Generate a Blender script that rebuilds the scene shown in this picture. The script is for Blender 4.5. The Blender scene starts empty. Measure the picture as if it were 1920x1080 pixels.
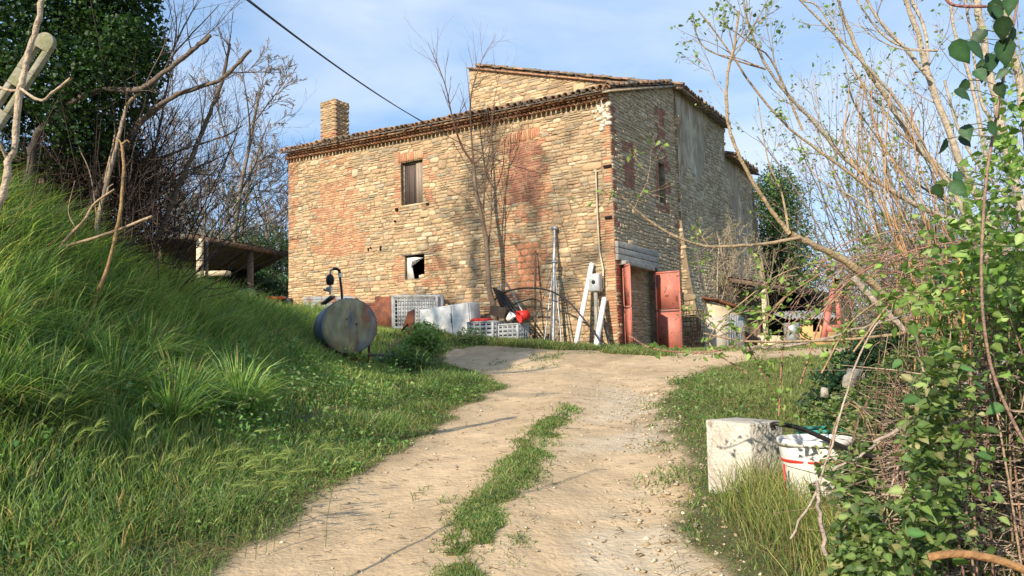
import bpy, math, random
import numpy as np
from mathutils import Matrix, Vector
R = math.radians
S = bpy.context.scene
COL = S.collection
# ------------------------------------------------------------------ camera
PITCH, ROLL, FPX = 5.1, -1.5, 1450.0
EYE = np.array([0.0, 0.0, 1.6])
cd = bpy.data.cameras.new('camera'); cam = bpy.data.objects.new('camera', cd); COL.objects.link(cam)
cd.sensor_width = 36.0; cd.lens = FPX/1920*36.0; cd.clip_start = 0.05; cd.clip_end = 2000
CM = Matrix.Rotation(R(90+PITCH), 3, 'X') @ Matrix.Rotation(R(ROLL), 3, 'Z')
cam.matrix_world = Matrix.Translation(Vector(EYE)) @ CM.to_4x4()
S.camera = cam
S.render.resolution_x = 1024; S.render.resolution_y = 576
CMn = np.array(CM)
# ------------------------------------------------------------------ world, sun, exposure
SUN_EL = 27.0
SUN_AZ = (-0.520, -0.854)                      # horizontal direction towards the sun
w = bpy.data.worlds.new('World'); S.world = w; w.use_nodes = True
nt = w.node_tree; nt.nodes.clear()
def wn(t, **k):
    n = nt.nodes.new(t)
    for a, b in k.items(): setattr(n, a, b)
    return n
sky = wn('ShaderNodeTexSky', sky_type='NISHITA', sun_disc=False)
sky.sun_elevation = R(SUN_EL); sky.sun_rotation = math.atan2(SUN_AZ[0], SUN_AZ[1])
sky.air_density = 1.0; sky.dust_density = 0.6; sky.ozone_density = 1.6
tc = wn('ShaderNodeTexCoord'); mp = wn('ShaderNodeMapping'); mp.inputs['Scale'].default_value = (1.0, 1.2, 3.2)
mp.inputs['Rotation'].default_value = (0.0, R(-22), R(10))
nz = wn('ShaderNodeTexNoise'); nz.inputs['Scale'].default_value = 1.9; nz.inputs['Detail'].default_value = 7; nz.inputs['Roughness'].default_value = 0.52
nz.inputs['Distortion'].default_value = 0.5
cr = wn('ShaderNodeValToRGB'); cr.color_ramp.elements[0].position = 0.40; cr.color_ramp.elements[1].position = 0.68
cr.color_ramp.elements[0].color = (0, 0, 0, 1); cr.color_ramp.elements[1].color = (0.75, 0.75, 0.75, 1)
mx = wn('ShaderNodeMix', data_type='RGBA'); mx.inputs['B'].default_value = (3.9, 4.3, 4.8, 1)
bg = wn('ShaderNodeBackground'); bg.inputs['Strength'].default_value = 0.15
ow = wn('ShaderNodeOutputWorld')
L = nt.links.new
L(tc.outputs['Generated'], mp.inputs['Vector']); L(mp.outputs[0], nz.inputs['Vector']); L(nz.outputs['Fac'], cr.inputs['Fac'])
veil = wn('ShaderNodeMix', data_type='RGBA'); veil.inputs['Factor'].default_value = 0.62; veil.inputs['B'].default_value = (1.15, 2.2, 3.9, 1)
L(sky.outputs[0], veil.inputs['A'])
L(cr.outputs['Color'], mx.inputs['Factor']); L(veil.outputs['Result'], mx.inputs['A']); L(mx.outputs['Result'], bg.inputs['Color']); L(bg.outputs[0], ow.inputs['Surface'])
sd = bpy.data.lights.new('sun', 'SUN'); sd.energy = 4.6; sd.angle = R(0.6); sd.color = (1.0, 0.87, 0.69)
sun = bpy.data.objects.new('sun', sd); COL.objects.link(sun)
sv = Vector((SUN_AZ[0]*math.cos(R(SUN_EL)), SUN_AZ[1]*math.cos(R(SUN_EL)), math.sin(R(SUN_EL)))).normalized()
sun.rotation_euler = sv.to_track_quat('Z', 'Y').to_euler(); sun.location = (-30, -30, 30)
vs = S.view_settings; vs.view_transform = 'Standard'; vs.look = 'None'; vs.gamma = 1; vs.use_curve_mapping = False; vs.exposure = 0.65
S.cycles.max_bounces = 6; S.cycles.transparent_max_bounces = 6
# ------------------------------------------------------------------ picture -> world helpers
def ray(px, py):
    v = CMn @ np.array([(px-960)/FPX, (540-py)/FPX, -1.0]); return v
def at(px, py, Y):
    v = ray(px, py); return EYE + v*(Y/v[1])
def onpl(px, py, p0, n):
    v = ray(px, py); return EYE + v*(np.dot(np.array(p0)-EYE, n)/np.dot(v, n))
# ------------------------------------------------------------------ noise
def _h(ix, iy, s):
    n = np.sin(ix*127.1+iy*311.7+s*74.7)*43758.5453; return n-np.floor(n)
def vn(x, y, s=0):
    x = np.asarray(x, float); y = np.asarray(y, float)
    ix = np.floor(x); iy = np.floor(y); fx = x-ix; fy = y-iy
    fx = fx*fx*(3-2*fx); fy = fy*fy*(3-2*fy)
    a = _h(ix, iy, s); b = _h(ix+1, iy, s); c = _h(ix, iy+1, s); d = _h(ix+1, iy+1, s)
    return a+(b-a)*fx+(c-a)*fy+(a-b-c+d)*fx*fy
def fbm(x, y, o=4, s=0):
    r = 0; a = .5; t = 0
    for i in range(o): r = r+a*vn(np.asarray(x)*2**i, np.asarray(y)*2**i, s+i*7); t += a; a *= .5
    return r/t
def ss(t): t = np.clip(t, 0, 1); return t*t*(3-2*t)
# ------------------------------------------------------------------ terrain
EY = [-6, 0, 4.4, 7.5, 10, 13.3, 15.5, 17.5, 40]
def xl(y): return np.interp(y, EY, [-2.2, -2.1, -1.88, -1.35, -.85, -.22, -.6, -1.6, -1.6])
def xr(y): return np.interp(y, [-6, 0, 4.4, 7.1, 10.8, 13.5, 15.5, 17, 40], [.9, .9, 1.08, 1.52, 2.05, 2.8, 4.2, 9, 9])
def xm(y): return np.interp(y, [0, 4.4, 7.2, 10.6, 12.5], [-.6, -.32, .02, .62, .9])
def gz(x, y):
    x = np.asarray(x, float); y = np.asarray(y, float)
    k = 1.2; yc = np.clip(y, -60, 60)
    b = .083*(-k*np.logaddexp(-yc/k, -19.6/k))
    d = np.clip(xl(y)-x, 0, 60)
    s = ss(d/(6.0+1.2*ss((y-9)/5)))**(1.45-.1*ss((y-9)/5))
    z1 = b+(2.85+1.8*(1-ss((y-5)/6.5))+.05*np.clip(d-6, 0, 30)-b)*s
    c = np.clip(2.69-x, 0, 14); zh = 1.64+.118*c
    wy = ss((y-.52*np.clip(c, 0, 11)-14.3)/4.6)
    z = z1*(1-wy)+zh*wy
    z = z-.05*np.clip(y-42, 0, 90)
    dr = np.clip(x-xr(y), 0, 10); z = z+.10*ss(dr/.8)*(1-ss((y-14)/3))
    # ruts, crown
    inp = ss((x-xl(y))/.4)*ss((xr(y)-x)/.4)*(1-ss((y-14)/3))
    z = z+inp*(.05*np.exp(-((x-xm(y))/.35)**2)-.03*np.exp(-((x-xm(y)-1.0)/.35)**2)-.02*np.exp(-((x-xm(y)+.9)/.4)**2))
    z = z+.05*(fbm(x*.7, y*.7, 3, 3)-.5)+.02*(fbm(x*5, y*5, 3, 5)-.5)
    return z
def pathmask(x, y):
    n = (fbm(x*1.6, y*1.6, 4, 11)-.5)*1.1
    front = 20+.625*(2.69-x)            # the front wall line
    m = np.minimum(x-xl(y), xr(y)-x)+n*.55
    m = np.where(y > 15.5, np.minimum(m, (18.6+.10*(2.7-x)-y)*.8+n*.9+np.where(x < 2.7, 0.0, .35)), m)
    return m
# ------------------------------------------------------------------ mesh builder
class MB:
    def __init__(s): s.v = []; s.q = []; s.t = []; s.c = []; s.n = 0
    def add(s, v, q=None, t=None, c=None):
        v = np.asarray(v, np.float32).reshape(-1, 3); s.v.append(v)
        if q is not None and len(q): s.q.append(np.asarray(q, np.int64).reshape(-1, 4)+s.n)
        if t is not None and len(t): s.t.append(np.asarray(t, np.int64).reshape(-1, 3)+s.n)
        if c is None: c = (1, 1, 1)
        c = np.asarray(c, np.float32)
        if c.ndim == 1: c = np.tile(c, (len(v), 1))
        s.c.append(c); s.n += len(v); return s
    def build(s, name, mat, parent=None, smooth=False, bevel=0):
        me = bpy.data.meshes.new(name); V = np.concatenate(s.v); C = np.concatenate(s.c)
        q = np.concatenate(s.q) if s.q else np.zeros((0, 4), np.int64); t = np.concatenate(s.t) if s.t else np.zeros((0, 3), np.int64)
        me.vertices.add(len(V)); me.vertices.foreach_set('co', V.ravel())
        li = np.concatenate([q.ravel(), t.ravel()]); me.loops.add(len(li)); me.loops.foreach_set('vertex_index', li)
        tot = np.concatenate([np.full(len(q), 4), np.full(len(t), 3)]); st = np.concatenate([[0], np.cumsum(tot)[:-1]])
        me.polygons.add(len(tot)); me.polygons.foreach_set('loop_start', st); me.polygons.foreach_set('loop_total', tot)
        if smooth: me.polygons.foreach_set('use_smooth', np.ones(len(tot), bool))
        me.update(calc_edges=True)
        ca = me.color_attributes.new('Col', 'FLOAT_COLOR', 'POINT')
        ca.data.foreach_set('color', np.concatenate([C, np.ones((len(C), 1), np.float32)], 1).ravel())
        me.materials.append(mat)
        o = bpy.data.objects.new(name, me); COL.objects.link(o)
        if parent is not None:
            o.parent = parent
            off = parent.location.copy() if parent.type == 'EMPTY' else Vector((0, 0, 0))
            o.matrix_parent_inverse = Matrix.Translation(-off)
        if bevel:
            b = o.modifiers.new('edge', 'BEVEL'); b.width = bevel; b.segments = 2; b.limit_method = 'ANGLE'
        return o
    # ---- shapes
    def box(s, c, size, rot=None, col=None, taper=1.0, jit=0, rng=None):
        h = np.array(size)/2
        v = np.array([[x, y, z] for z in (-1, 1) for y in (-1, 1) for x in (-1, 1)], float)
        v[4:, :2] *= taper
        v = v*h
        if jit: v = v+rng.uniform(-jit, jit, v.shape)
        if rot is not None: v = v @ np.array(rot).T
        s.add(v+np.array(c), [[0, 2, 3, 1], [4, 5, 7, 6], [0, 1, 5, 4], [2, 6, 7, 3], [0, 4, 6, 2], [1, 3, 7, 5]], c=col); return s
    def bar(s, a, b, wdt, thk, side=(0, 0, 1), col=None):
        a = np.array(a, float); b = np.array(b, float); d = b-a; l = np.linalg.norm(d); d = d/l
        sd_ = np.cross(d, side); n = np.linalg.norm(sd_); sd_ = np.array([1, 0, 0]) if n < 1e-4 else sd_/n
        up = np.cross(sd_, d)
        s.box((a+b)/2, (wdt, l, thk), np.stack([sd_, d, up], 1), col); return s
    def tube(s, pts, r, n=8, cap=True, col=None):
        pts = np.array(pts, float)
        r = np.full(len(pts), r) if np.isscalar(r) else np.array(r, float)
        tubes(s, [(pts, r)], n, col)
        if cap:
            for k, sgn in ((0, -1), (-1, 1)):
                base = s.n-len(pts)*n if k == 0 else None
            m = len(pts)*n; V = s.v[-1]
            c0 = V[:n].mean(0); c1 = V[-n:].mean(0)
            i = np.arange(n)
            s.add(np.vstack([V[:n], c0]), t=np.stack([np.roll(i, -1), i, np.full(n, n)], 1), c=s.c[-1][0])
            s.add(np.vstack([V[-n:], c1]), t=np.stack([i, np.roll(i, -1), np.full(n, n)], 1), c=s.c[-2][0])
        return s
    def poly(s, pts, thick, col=None):
        """closed slab: planar polygon pts (3D) extruded by vector thick"""
        P = np.array(pts, float); n = len(P); T = np.array(thick, float)
        c0 = P.mean(0); V = np.vstack([P, P+T, c0, c0+T]); i = np.arange(n); j = np.roll(i, -1)
        s.add(V, q=np.stack([i, j, j+n, i+n], 1), t=np.vstack([np.stack([j, i, np.full(n, 2*n)], 1), np.stack([i+n, j+n, np.full(n, 2*n+1)], 1)]), c=col); return s
    def lathe(s, prof, c, ax=(0, 0, 1), n=24, col=None):
        """prof: list of (r, h) along axis"""
        ax = np.array(ax, float); ax /= np.linalg.norm(ax)
        e = np.cross(ax, (0.3, 1, 0.2)); e /= np.linalg.norm(e); f = np.cross(ax, e)
        a = np.arange(n)/n*2*math.pi
        V = np.concatenate([np.array(c)+ax*h+r*(np.cos(a)[:, None]*e+np.sin(a)[:, None]*f) for r, h in prof])
        m = len(prof); i = np.arange(n); j = np.roll(i, -1)
        q = np.concatenate([np.stack([i+k*n, j+k*n, j+(k+1)*n, i+(k+1)*n], 1) for k in range(m-1)])
        s.add(V, q=q, c=col); return s
def tubes(mb, lines, n=5, col=None, cols=None):
    g = {}
    for i, (p, r) in enumerate(lines): g.setdefault(len(p), []).append(i)
    a = np.arange(n)/n*2*math.pi
    for m, idx in g.items():
        P = np.array([lines[i][0] for i in idx], float); Rr = np.array([lines[i][1] for i in idx], float)
        T = np.gradient(P, axis=1); T /= np.linalg.norm(T, axis=2, keepdims=True)+1e-9
        D = P[:, -1]-P[:, 0]; ref = np.where(np.abs(D[:, 2:3]) > .8*np.linalg.norm(D, axis=1, keepdims=True), np.array([[1., .1, 0]]), np.array([[0, .1, 1.]]))
        E = np.cross(T, ref[:, None, :]); E /= np.linalg.norm(E, axis=2, keepdims=True)+1e-9
        F = np.cross(T, E)
        V = P[:, :, None, :]+Rr[:, :, None, None]*(np.cos(a)[None, None, :, None]*E[:, :, None, :]+np.sin(a)[None, None, :, None]*F[:, :, None, :])
        B = len(idx); i = np.arange(n); j = np.roll(i, -1)
        q1 = np.concatenate([np.stack([i+k*n, j+k*n, j+(k+1)*n, i+(k+1)*n], 1) for k in range(m-1)])
        q = (q1[None]+(np.arange(B)*m*n)[:, None, None]).reshape(-1, 4)
        c = None
        if cols is not None: c = np.repeat(np.array([cols[i] for i in idx], np.float32), m*n, axis=0)
        elif col is not None: c = col
        mb.add(V.reshape(-1, 3), q=q, c=c)
# ---- leaves
def _leaf(shape='oval'):
    if shape == 'oval': ws = [.22, .34, .25, .12]; ys = [.12, .36, .66, .86]
    elif shape == 'ivy': ws = [.5, .42, .22, .1]; ys = [.1, .4, .7, .9]
    elif shape == 'thin': ws = [.1, .17, .13, .06]; ys = [.15, .4, .7, .9]
    c = [[0, 0, 0]]+[[0, y, -.03] for y in ys]+[[0, 1, -.10]]
    l = [[-w_, y-.06, .10*w_/.4-.04*(y > .6)] for w_, y in zip(ws, ys)]; r = [[w_, y-.06, .10*w_/.4-.04*(y > .6)] for w_, y in zip(ws, ys)]
    v = np.array(c+l+r, float)        # c:0..5 l:6..9 r:10..13
    q = []
    for k in range(3): q += [[k+1, k+2, 7+k, 6+k], [k+2, k+1, 10+k, 11+k]]
    t = [[0, 1, 6], [1, 0, 10], [4, 5, 9], [5, 4, 13]]
    return v, np.array(q), np.array(t)
def leaves(mb, pos, axis, nor, size, col, shape='oval'):
    v, q, t = _leaf(shape); N = len(pos)
    A = axis/(np.linalg.norm(axis, axis=1, keepdims=True)+1e-9)
    X = np.cross(A, nor); X /= np.linalg.norm(X, axis=1, keepdims=True)+1e-9
    Z = np.cross(X, A)
    V = pos[:, None, :]+size[:, None, None]*(v[None, :, 0:1]*X[:, None]+v[None, :, 1:2]*A[:, None]+v[None, :, 2:3]*Z[:, None])
    off = (np.arange(N)*len(v))[:, None, None]
    vein = np.array([1.2, 1.35, 1.4, 1.35, 1.25, 1.1]+[.82, .92, .85, .9]*2)[None, :, None]
    cc = (np.asarray(col, np.float32)[:, None, :]*vein).reshape(-1, 3)
    mb.add(V.reshape(-1, 3), q=(q[None]+off).reshape(-1, 4), t=(t[None]+off).reshape(-1, 3), c=cc)
def rleaves(mb, pos, size, cols, rng, shape='oval', droop=.3, upn=.8, sv=.35):
    N = len(pos)
    ax = rng.normal(size=(N, 3)); ax[:, 2] = ax[:, 2]*.5-droop
    nr = rng.normal(size=(N, 3))*.6; nr[:, 2] += upn
    cols = np.asarray(cols, float); k = rng.integers(0, len(cols), N)
    c = cols[k]*rng.uniform(.7, 1.3, (N, 1))
    leaves(mb, np.asarray(pos), ax, nr, size*rng.uniform(1-sv, 1+sv, N), c, shape)
def blades(mb, x, y, h, lean, wd, col, rng, ang=None, curl=.5, z=None):
    """grass ribbons: base at terrain, height h, lean as fraction of h"""
    N = len(x); z = gz(x, y)-.02 if z is None else z
    a = rng.uniform(0, 2*math.pi, N) if ang is None else ang
    ld = np.stack([np.cos(a), np.sin(a), np.zeros(N)], 1)
    fa = rng.uniform(0, math.pi, N); wdv = np.stack([np.cos(fa), np.sin(fa), np.zeros(N)], 1)
    B = np.stack([x, y, z], 1); V = []
    for t, ww in ((0, 1), (.35, .95), (.7, .7), (1, 0)):
        off = ld*(h*lean*(t**1.8))[:, None]
        zz = h*t*(1-curl*np.clip(lean, 0, 1.3)*t*t*.6)
        c_ = B+off+np.stack([0*zz, 0*zz, zz], 1)
        if ww > 0: V += [c_-wdv*(wd*ww/2)[:, None], c_+wdv*(wd*ww/2)[:, None]]
        else: V += [c_]
    V = np.stack(V, 1)  # N,7,3
    off = (np.arange(N)*7)[:, None, None]
    q = np.array([[0, 1, 3, 2], [2, 3, 5, 4]]); t = np.array([[4, 5, 6]])
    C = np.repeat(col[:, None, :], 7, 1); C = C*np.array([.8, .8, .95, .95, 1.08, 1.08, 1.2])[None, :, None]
    mb.add(V.reshape(-1, 3), q=(q[None]+off).reshape(-1, 4), t=(t[None]+off).reshape(-1, 3), c=C.reshape(-1, 3))
# ------------------------------------------------------------------ scene objects
def thing(name, label, cat, loc, group=None):
    o = bpy.data.objects.new(name, None); COL.objects.link(o); o.empty_display_size = .2
    o.location = Vector([float(a) for a in loc]); o['label'] = label; o['category'] = cat
    if group: o['group'] = group
    return o
def tag(o, label=None, cat=None, group=None, kind=None):
    if label: o['label'] = label
    if cat: o['category'] = cat
    if group: o['group'] = group
    if kind: o['kind'] = kind
    return o
# ------------------------------------------------------------------ materials
def mat(name, c1=None, c2=None, scale=4, lo=.45, hi=.6, rough=.85, bump=.3, bscale=40, bdist=.01, metal=0, var=.18, vscale=9, transl=0, spec=.3, stretch=None, c3=None, s3=1.2, l3=.52, h3=.62, coat=0):
    m = bpy.data.materials.new(name); m.use_nodes = True; t = m.node_tree; t.nodes.clear(); N = t.nodes.new; K = t.links.new
    out = N('ShaderNodeOutputMaterial'); b = N('ShaderNodeBsdfPrincipled'); tx = N('ShaderNodeTexCoord'); vec = tx.outputs['Object']
    if stretch:
        mpp = N('ShaderNodeMapping'); mpp.inputs['Scale'].default_value = stretch; K(vec, mpp.inputs['Vector']); vec = mpp.outputs[0]
    def noise(sc, det=5, dis=0):
        n = N('ShaderNodeTexNoise'); n.inputs['Scale'].default_value = sc; n.inputs['Detail'].default_value = det; n.inputs['Distortion'].default_value = dis; K(vec, n.inputs['Vector']); return n.outputs['Fac']
    def ramp(src, a, c):
        r = N('ShaderNodeMapRange'); r.inputs['From Min'].default_value = a; r.inputs['From Max'].default_value = c; K(src, r.inputs['Value']); return r.outputs[0]
    def mix(f, a, c, bt='MIX'):
        x = N('ShaderNodeMix'); x.data_type = 'RGBA'; x.blend_type = bt
        for nm, val in (('Factor', f), ('A', a), ('B', c)):
            if isinstance(val, bpy.types.NodeSocket): K(val, x.inputs[nm])
            else: x.inputs[nm].default_value = val
        return x.outputs['Result']
    if c1 is None:
        at_ = N('ShaderNodeAttribute'); at_.attribute_name = 'Col'; base = at_.outputs['Color']
    else: base = (*c1, 1)
    if c2 is not None: base = mix(ramp(noise(scale, 6, .3), lo, hi), base, (*c2, 1))
    if c3 is not None: base = mix(ramp(noise(s3, 8, .6), l3, h3), base, (*c3, 1))
    if var:
        v_ = N('ShaderNodeMapRange'); v_.inputs['From Min'].default_value = .25; v_.inputs['From Max'].default_value = .75
        v_.inputs['To Min'].default_value = 1-var; v_.inputs['To Max'].default_value = 1+var; K(noise(vscale, 6), v_.inputs['Value'])
        cmb = N('ShaderNodeCombineColor')
        for i in range(3): K(v_.outputs[0], cmb.inputs[i])
        base = mix(1.0, base, cmb.outputs[0], 'MULTIPLY')
    if isinstance(base, bpy.types.NodeSocket): K(base, b.inputs['Base Color'])
    else: b.inputs['Base Color'].default_value = base
    b.inputs['Roughness'].default_value = rough; b.inputs['Metallic'].default_value = metal; b.inputs['Specular IOR Level'].default_value = spec
    if coat: b.inputs['Coat Weight'].default_value = coat; b.inputs['Coat Roughness'].default_value = .3
    if bump:
        bp = N('ShaderNodeBump'); bp.inputs['Strength'].default_value = bump; bp.inputs['Distance'].default_value = bdist
        K(noise(bscale, 6), bp.inputs['Height']); K(bp.outputs[0], b.inputs['Normal'])
    sh = b.outputs[0]
    if transl:
        tr = N('ShaderNodeBsdfTranslucent')
        if isinstance(base, bpy.types.NodeSocket):
            sat = mix(1.0, base, (1.5, 1.6, .7, 1), 'MULTIPLY'); K(sat, tr.inputs['Color'])
        ms = N('ShaderNodeMixShader'); ms.inputs[0].default_value = transl; K(sh, ms.inputs[1]); K(tr.outputs[0], ms.inputs[2]); sh = ms.outputs[0]
    K(sh, out.inputs['Surface']); return m
M = {}
M['stone'] = mat('stone', None, var=.22, vscale=22, bump=.8, bscale=55, bdist=.02, rough=.95, spec=.15)
M['mortar'] = mat('mortar', (.38, .285, .17), (.22, .16, .10), scale=3, var=.3, vscale=14, bump=1, bscale=35, bdist=.03, rough=1, spec=.1)
M['mortar_grey'] = mat('mortar_grey', (.30, .25, .18), (.22, .18, .13), scale=3, var=.3, vscale=14, bump=1, bscale=35, bdist=.03, rough=1, spec=.1)
M['plaster'] = mat('old_plaster', (.48, .42, .32), (.30, .26, .19), scale=1.4, lo=.42, hi=.6, var=.3, vscale=8, bump=1, bscale=14, bdist=.05, rough=1, spec=.1, stretch=(1, 1, .35), c3=(.33, .22, .14), s3=2.5)
M['tile'] = mat('roof_tile', None, (.14, .12, .09), scale=7, lo=.45, hi=.68, var=.3, vscale=20, bump=.6, bscale=60, rough=.95, spec=.15)
M['concrete'] = mat('concrete', (.36, .34, .30), (.27, .26, .23), scale=5, var=.18, bump=.6, bscale=60, rough=.95)
M['wood'] = mat('old_wood', (.16, .11, .075), (.09, .065, .05), scale=8, var=.3, vscale=30, bump=.6, bscale=60, rough=.9, stretch=(1, 1, .12))
M['greywood'] = mat('weathered_wood', (.20, .17, .14), (.12, .10, .085), scale=8, var=.3, vscale=25, bump=.6, bscale=60, rough=.9)
M['redpaint'] = mat('red_paint', (.50, .165, .125), (.42, .17, .13), scale=3, var=.15, vscale=6, bump=.2, bscale=20, rough=.6, c3=(.14, .06, .04), s3=7, l3=.62, h3=.68)
M['rust'] = mat('rust', (.20, .075, .04), (.12, .05, .035), scale=5, var=.25, bump=.5, bscale=50, rough=.9)
M['tank'] = mat('tank_paint', (.19, .21, .23), (.28, .12, .06), scale=2.2, lo=.44, hi=.54, var=.4, vscale=7, bump=.35, bscale=30, rough=.6, metal=.0, c3=(.34, .29, .17), s3=2.2, l3=.44, h3=.56, stretch=(1.3, 1.3, .55))
M['bluetank'] = mat('tank_side', (.14, .21, .31), (.24, .27, .28), scale=3, var=.3, bump=.3, rough=.55, metal=.2, c3=(.22, .10, .06), s3=3, l3=.56, h3=.64)
M['white'] = mat('white_plastic', (.75, .75, .73), (.62, .61, .57), scale=4, var=.06, bump=.1, rough=.5)
M['greyplastic'] = mat('grey_plastic', (.34, .36, .37), (.25, .26, .27), scale=5, var=.12, bump=.15, rough=.6)
M['black'] = mat('black_plastic', (.02, .02, .022), None, var=.2, bump=.1, rough=.45)
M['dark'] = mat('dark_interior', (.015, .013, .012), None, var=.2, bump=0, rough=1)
M['steel'] = mat('galvanised_steel', (.42, .44, .46), (.30, .31, .32), scale=8, var=.15, bump=.2, rough=.45, metal=.5)
M['red'] = mat('red_plastic', (.62, .04, .03), None, var=.12, bump=.1, rough=.4)
M['orange'] = mat('orange_paint', (.75, .10, .03), (.5, .09, .04), scale=5, var=.15, bump=.2, rough=.5)
M['green_pl'] = mat('green_plastic', (.03, .25, .20), None, var=.12, bump=.1, rough=.5)
M['bark'] = mat('grey_bark', None, var=.42, vscale=26, bump=.9, bscale=70, bdist=.015, rough=.95, spec=.15)
M['leaf'] = mat('leaf', None, var=.15, vscale=12, bump=.15, bscale=40, rough=.5, transl=.3, spec=.35)
M['glossleaf'] = mat('glossy_leaf', None, var=.15, vscale=20, bump=.2, bscale=60, rough=.5, transl=.08, spec=.35)
M['grass'] = mat('grass', None, var=.22, vscale=.9, bump=0, rough=.6, transl=.38, spec=.25)
M['pebble'] = mat('pebble', None, var=.2, vscale=30, bump=.4, rough=.95)
M['cream'] = mat('cream_render', (.62, .52, .36), (.45, .38, .27), scale=3, lo=.5, hi=.7, var=.12, bump=.4, bscale=30, rough=.95)
M['yellow'] = mat('yellow_render', (.58, .38, .17), (.48, .31, .15), scale=2.5, var=.12, bump=.4, bscale=30, rough=.95)
M['petal'] = mat('petal', (.8, .8, .78), None, var=.05, bump=0, rough=.6, transl=.2)
# ================================================================== GROUND
def ground():
    xs = np.concatenate([-np.geomspace(500, 13, 26)[:-1], np.arange(-13, 9.5, .075), np.geomspace(9.5, 500, 26)])
    ys = np.concatenate([-np.geomspace(120, 3, 12)[:-1], np.arange(-3, 27, .075), np.geomspace(27, 900, 40)])
    X, Y = np.meshgrid(xs, ys); Z = gz(X, Y)
    pm = pathmask(X, Y)
    near = (np.abs(X) < 13) & (Y < 27)
    f = ss(pm/.25+.5)*near
    Z = Z+f*near*(.022*(fbm(X*9, Y*9, 3, 21)-.5)+.03*(fbm(X*2.5, Y*2.5, 3, 22)-.5))
    pebbly = ss((fbm(X*1.1, Y*1.1, 3, 31)-.45)/.2)
    n = fbm(X*3, Y*3, 4, 41)
    n2 = fbm(X*.9+5, Y*.6, 4, 43); wheel = np.exp(-((X-xm(Y)-.85)/.28)**2)+np.exp(-((X-xm(Y)+.80)/.30)**2)
    sand = np.stack([.41+.13*n, .305+.105*n, .185+.078*n], -1)*(.80+.42*n2+.07*wheel)[..., None]
    damp = ss((fbm(X*.6, Y*.35+3, 3, 47)-.56)/.12)[..., None]; sand = sand*(1-.22*damp)
    pale = np.stack([.50+0*n, .43+0*n, .32+0*n], -1)
    # the right rut is washed out and paler
    rut = np.clip(np.exp(-((X-xm(Y)-.95)/.45)**2)*(1-ss((Y-12)/3))*pebbly*1.5, 0, 1)
    sand = sand*(1-rut[..., None]*.7)+pale*rut[..., None]*.7
    g = fbm(X*.8, Y*.8, 4, 51)[..., None]
    soil = np.array([.075, .085, .035])*(1-g)+np.array([.13, .12, .06])*g
    far = ss((np.hypot(X, Y)-40)/60)[..., None]; soil = soil*(1-far)+np.array([.07, .11, .045])*far
    C = soil*(1-f[..., None])+sand*f[..., None]
    V = np.stack([X, Y, Z], -1).reshape(-1, 3); C = C.reshape(-1, 3)
    ny, nx = X.shape; i = (np.arange(ny-1)[:, None]*nx+np.arange(nx-1)[None]).ravel()
    Q = np.stack([i, i+1, i+nx+1, i+nx], 1); fm = f.ravel()[Q].mean(1) > .5
    mt = mat('ground', None, var=.16, vscale=5, bump=.7, bscale=22, bdist=.025, rough=1, spec=.1)
    for nm, sel in (('ground', ~fm), ('dirt_path', fm)):
        q = Q[sel]; u, inv = np.unique(q.ravel(), return_inverse=True)
        b = MB(); b.add(V[u], q=inv.reshape(-1, 4), c=C[u]); o = b.build(nm, mt, smooth=True); o['kind'] = 'structure'
ground()
# ================================================================== HOUSE FRAME
AF = R(32); C0 = np.array([at(1150, 400, 20)[0], 20.0, 0.0])
UF = np.array([-math.cos(AF), math.sin(AF), 0]); NF = np.array([-math.sin(AF), -math.cos(AF), 0])     # front wall: u leftwards, outward normal
UR = np.array([math.sin(AF), math.cos(AF), 0]); NR = np.array([math.cos(AF), -math.sin(AF), 0])       # right wall
def fw(px, py, off=0.0):
    p = onpl(px, py, C0+NF*off, NF); return np.dot(p-C0, UF), p[2]
def fwp(px, py, off=0.0): return onpl(px, py, C0+NF*off, NF)
def rw(px, py, off=0.0):
    p = onpl(px, py, C0+NR*off, NR); return np.dot(p-C0, UR), p[2]
LF = fw(541, 430)[0]; LR = rw(1268, 300)[0]
ZE = fw(1150, 172)[1]; ZE2 = fw(537, 290)[1]       # front wall top at the corner / left end
ZR = rw(1266, 168)[1]
PB = C0+UR*LR                                       # start of the main volume
def bw(px, py, off=0.0):
    p = onpl(px, py, PB+NF*off, NF); return np.dot(p-PB, UF), p[2]
LB = bw(880, 160)[0]; ZB = bw(880, 127)[1]; ZBr = ZR
LT = rw(1412, 430)[0]; LT1 = rw(1358, 300)[0]
print('HOUSE', LF, LR, ZE, ZE2, ZR, LB, ZB, LT, LT1, C0, PB)
ztopF = lambda u: ZE+(ZE2-ZE)*u/LF-.04*math.sin(u/LF*math.pi)
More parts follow.
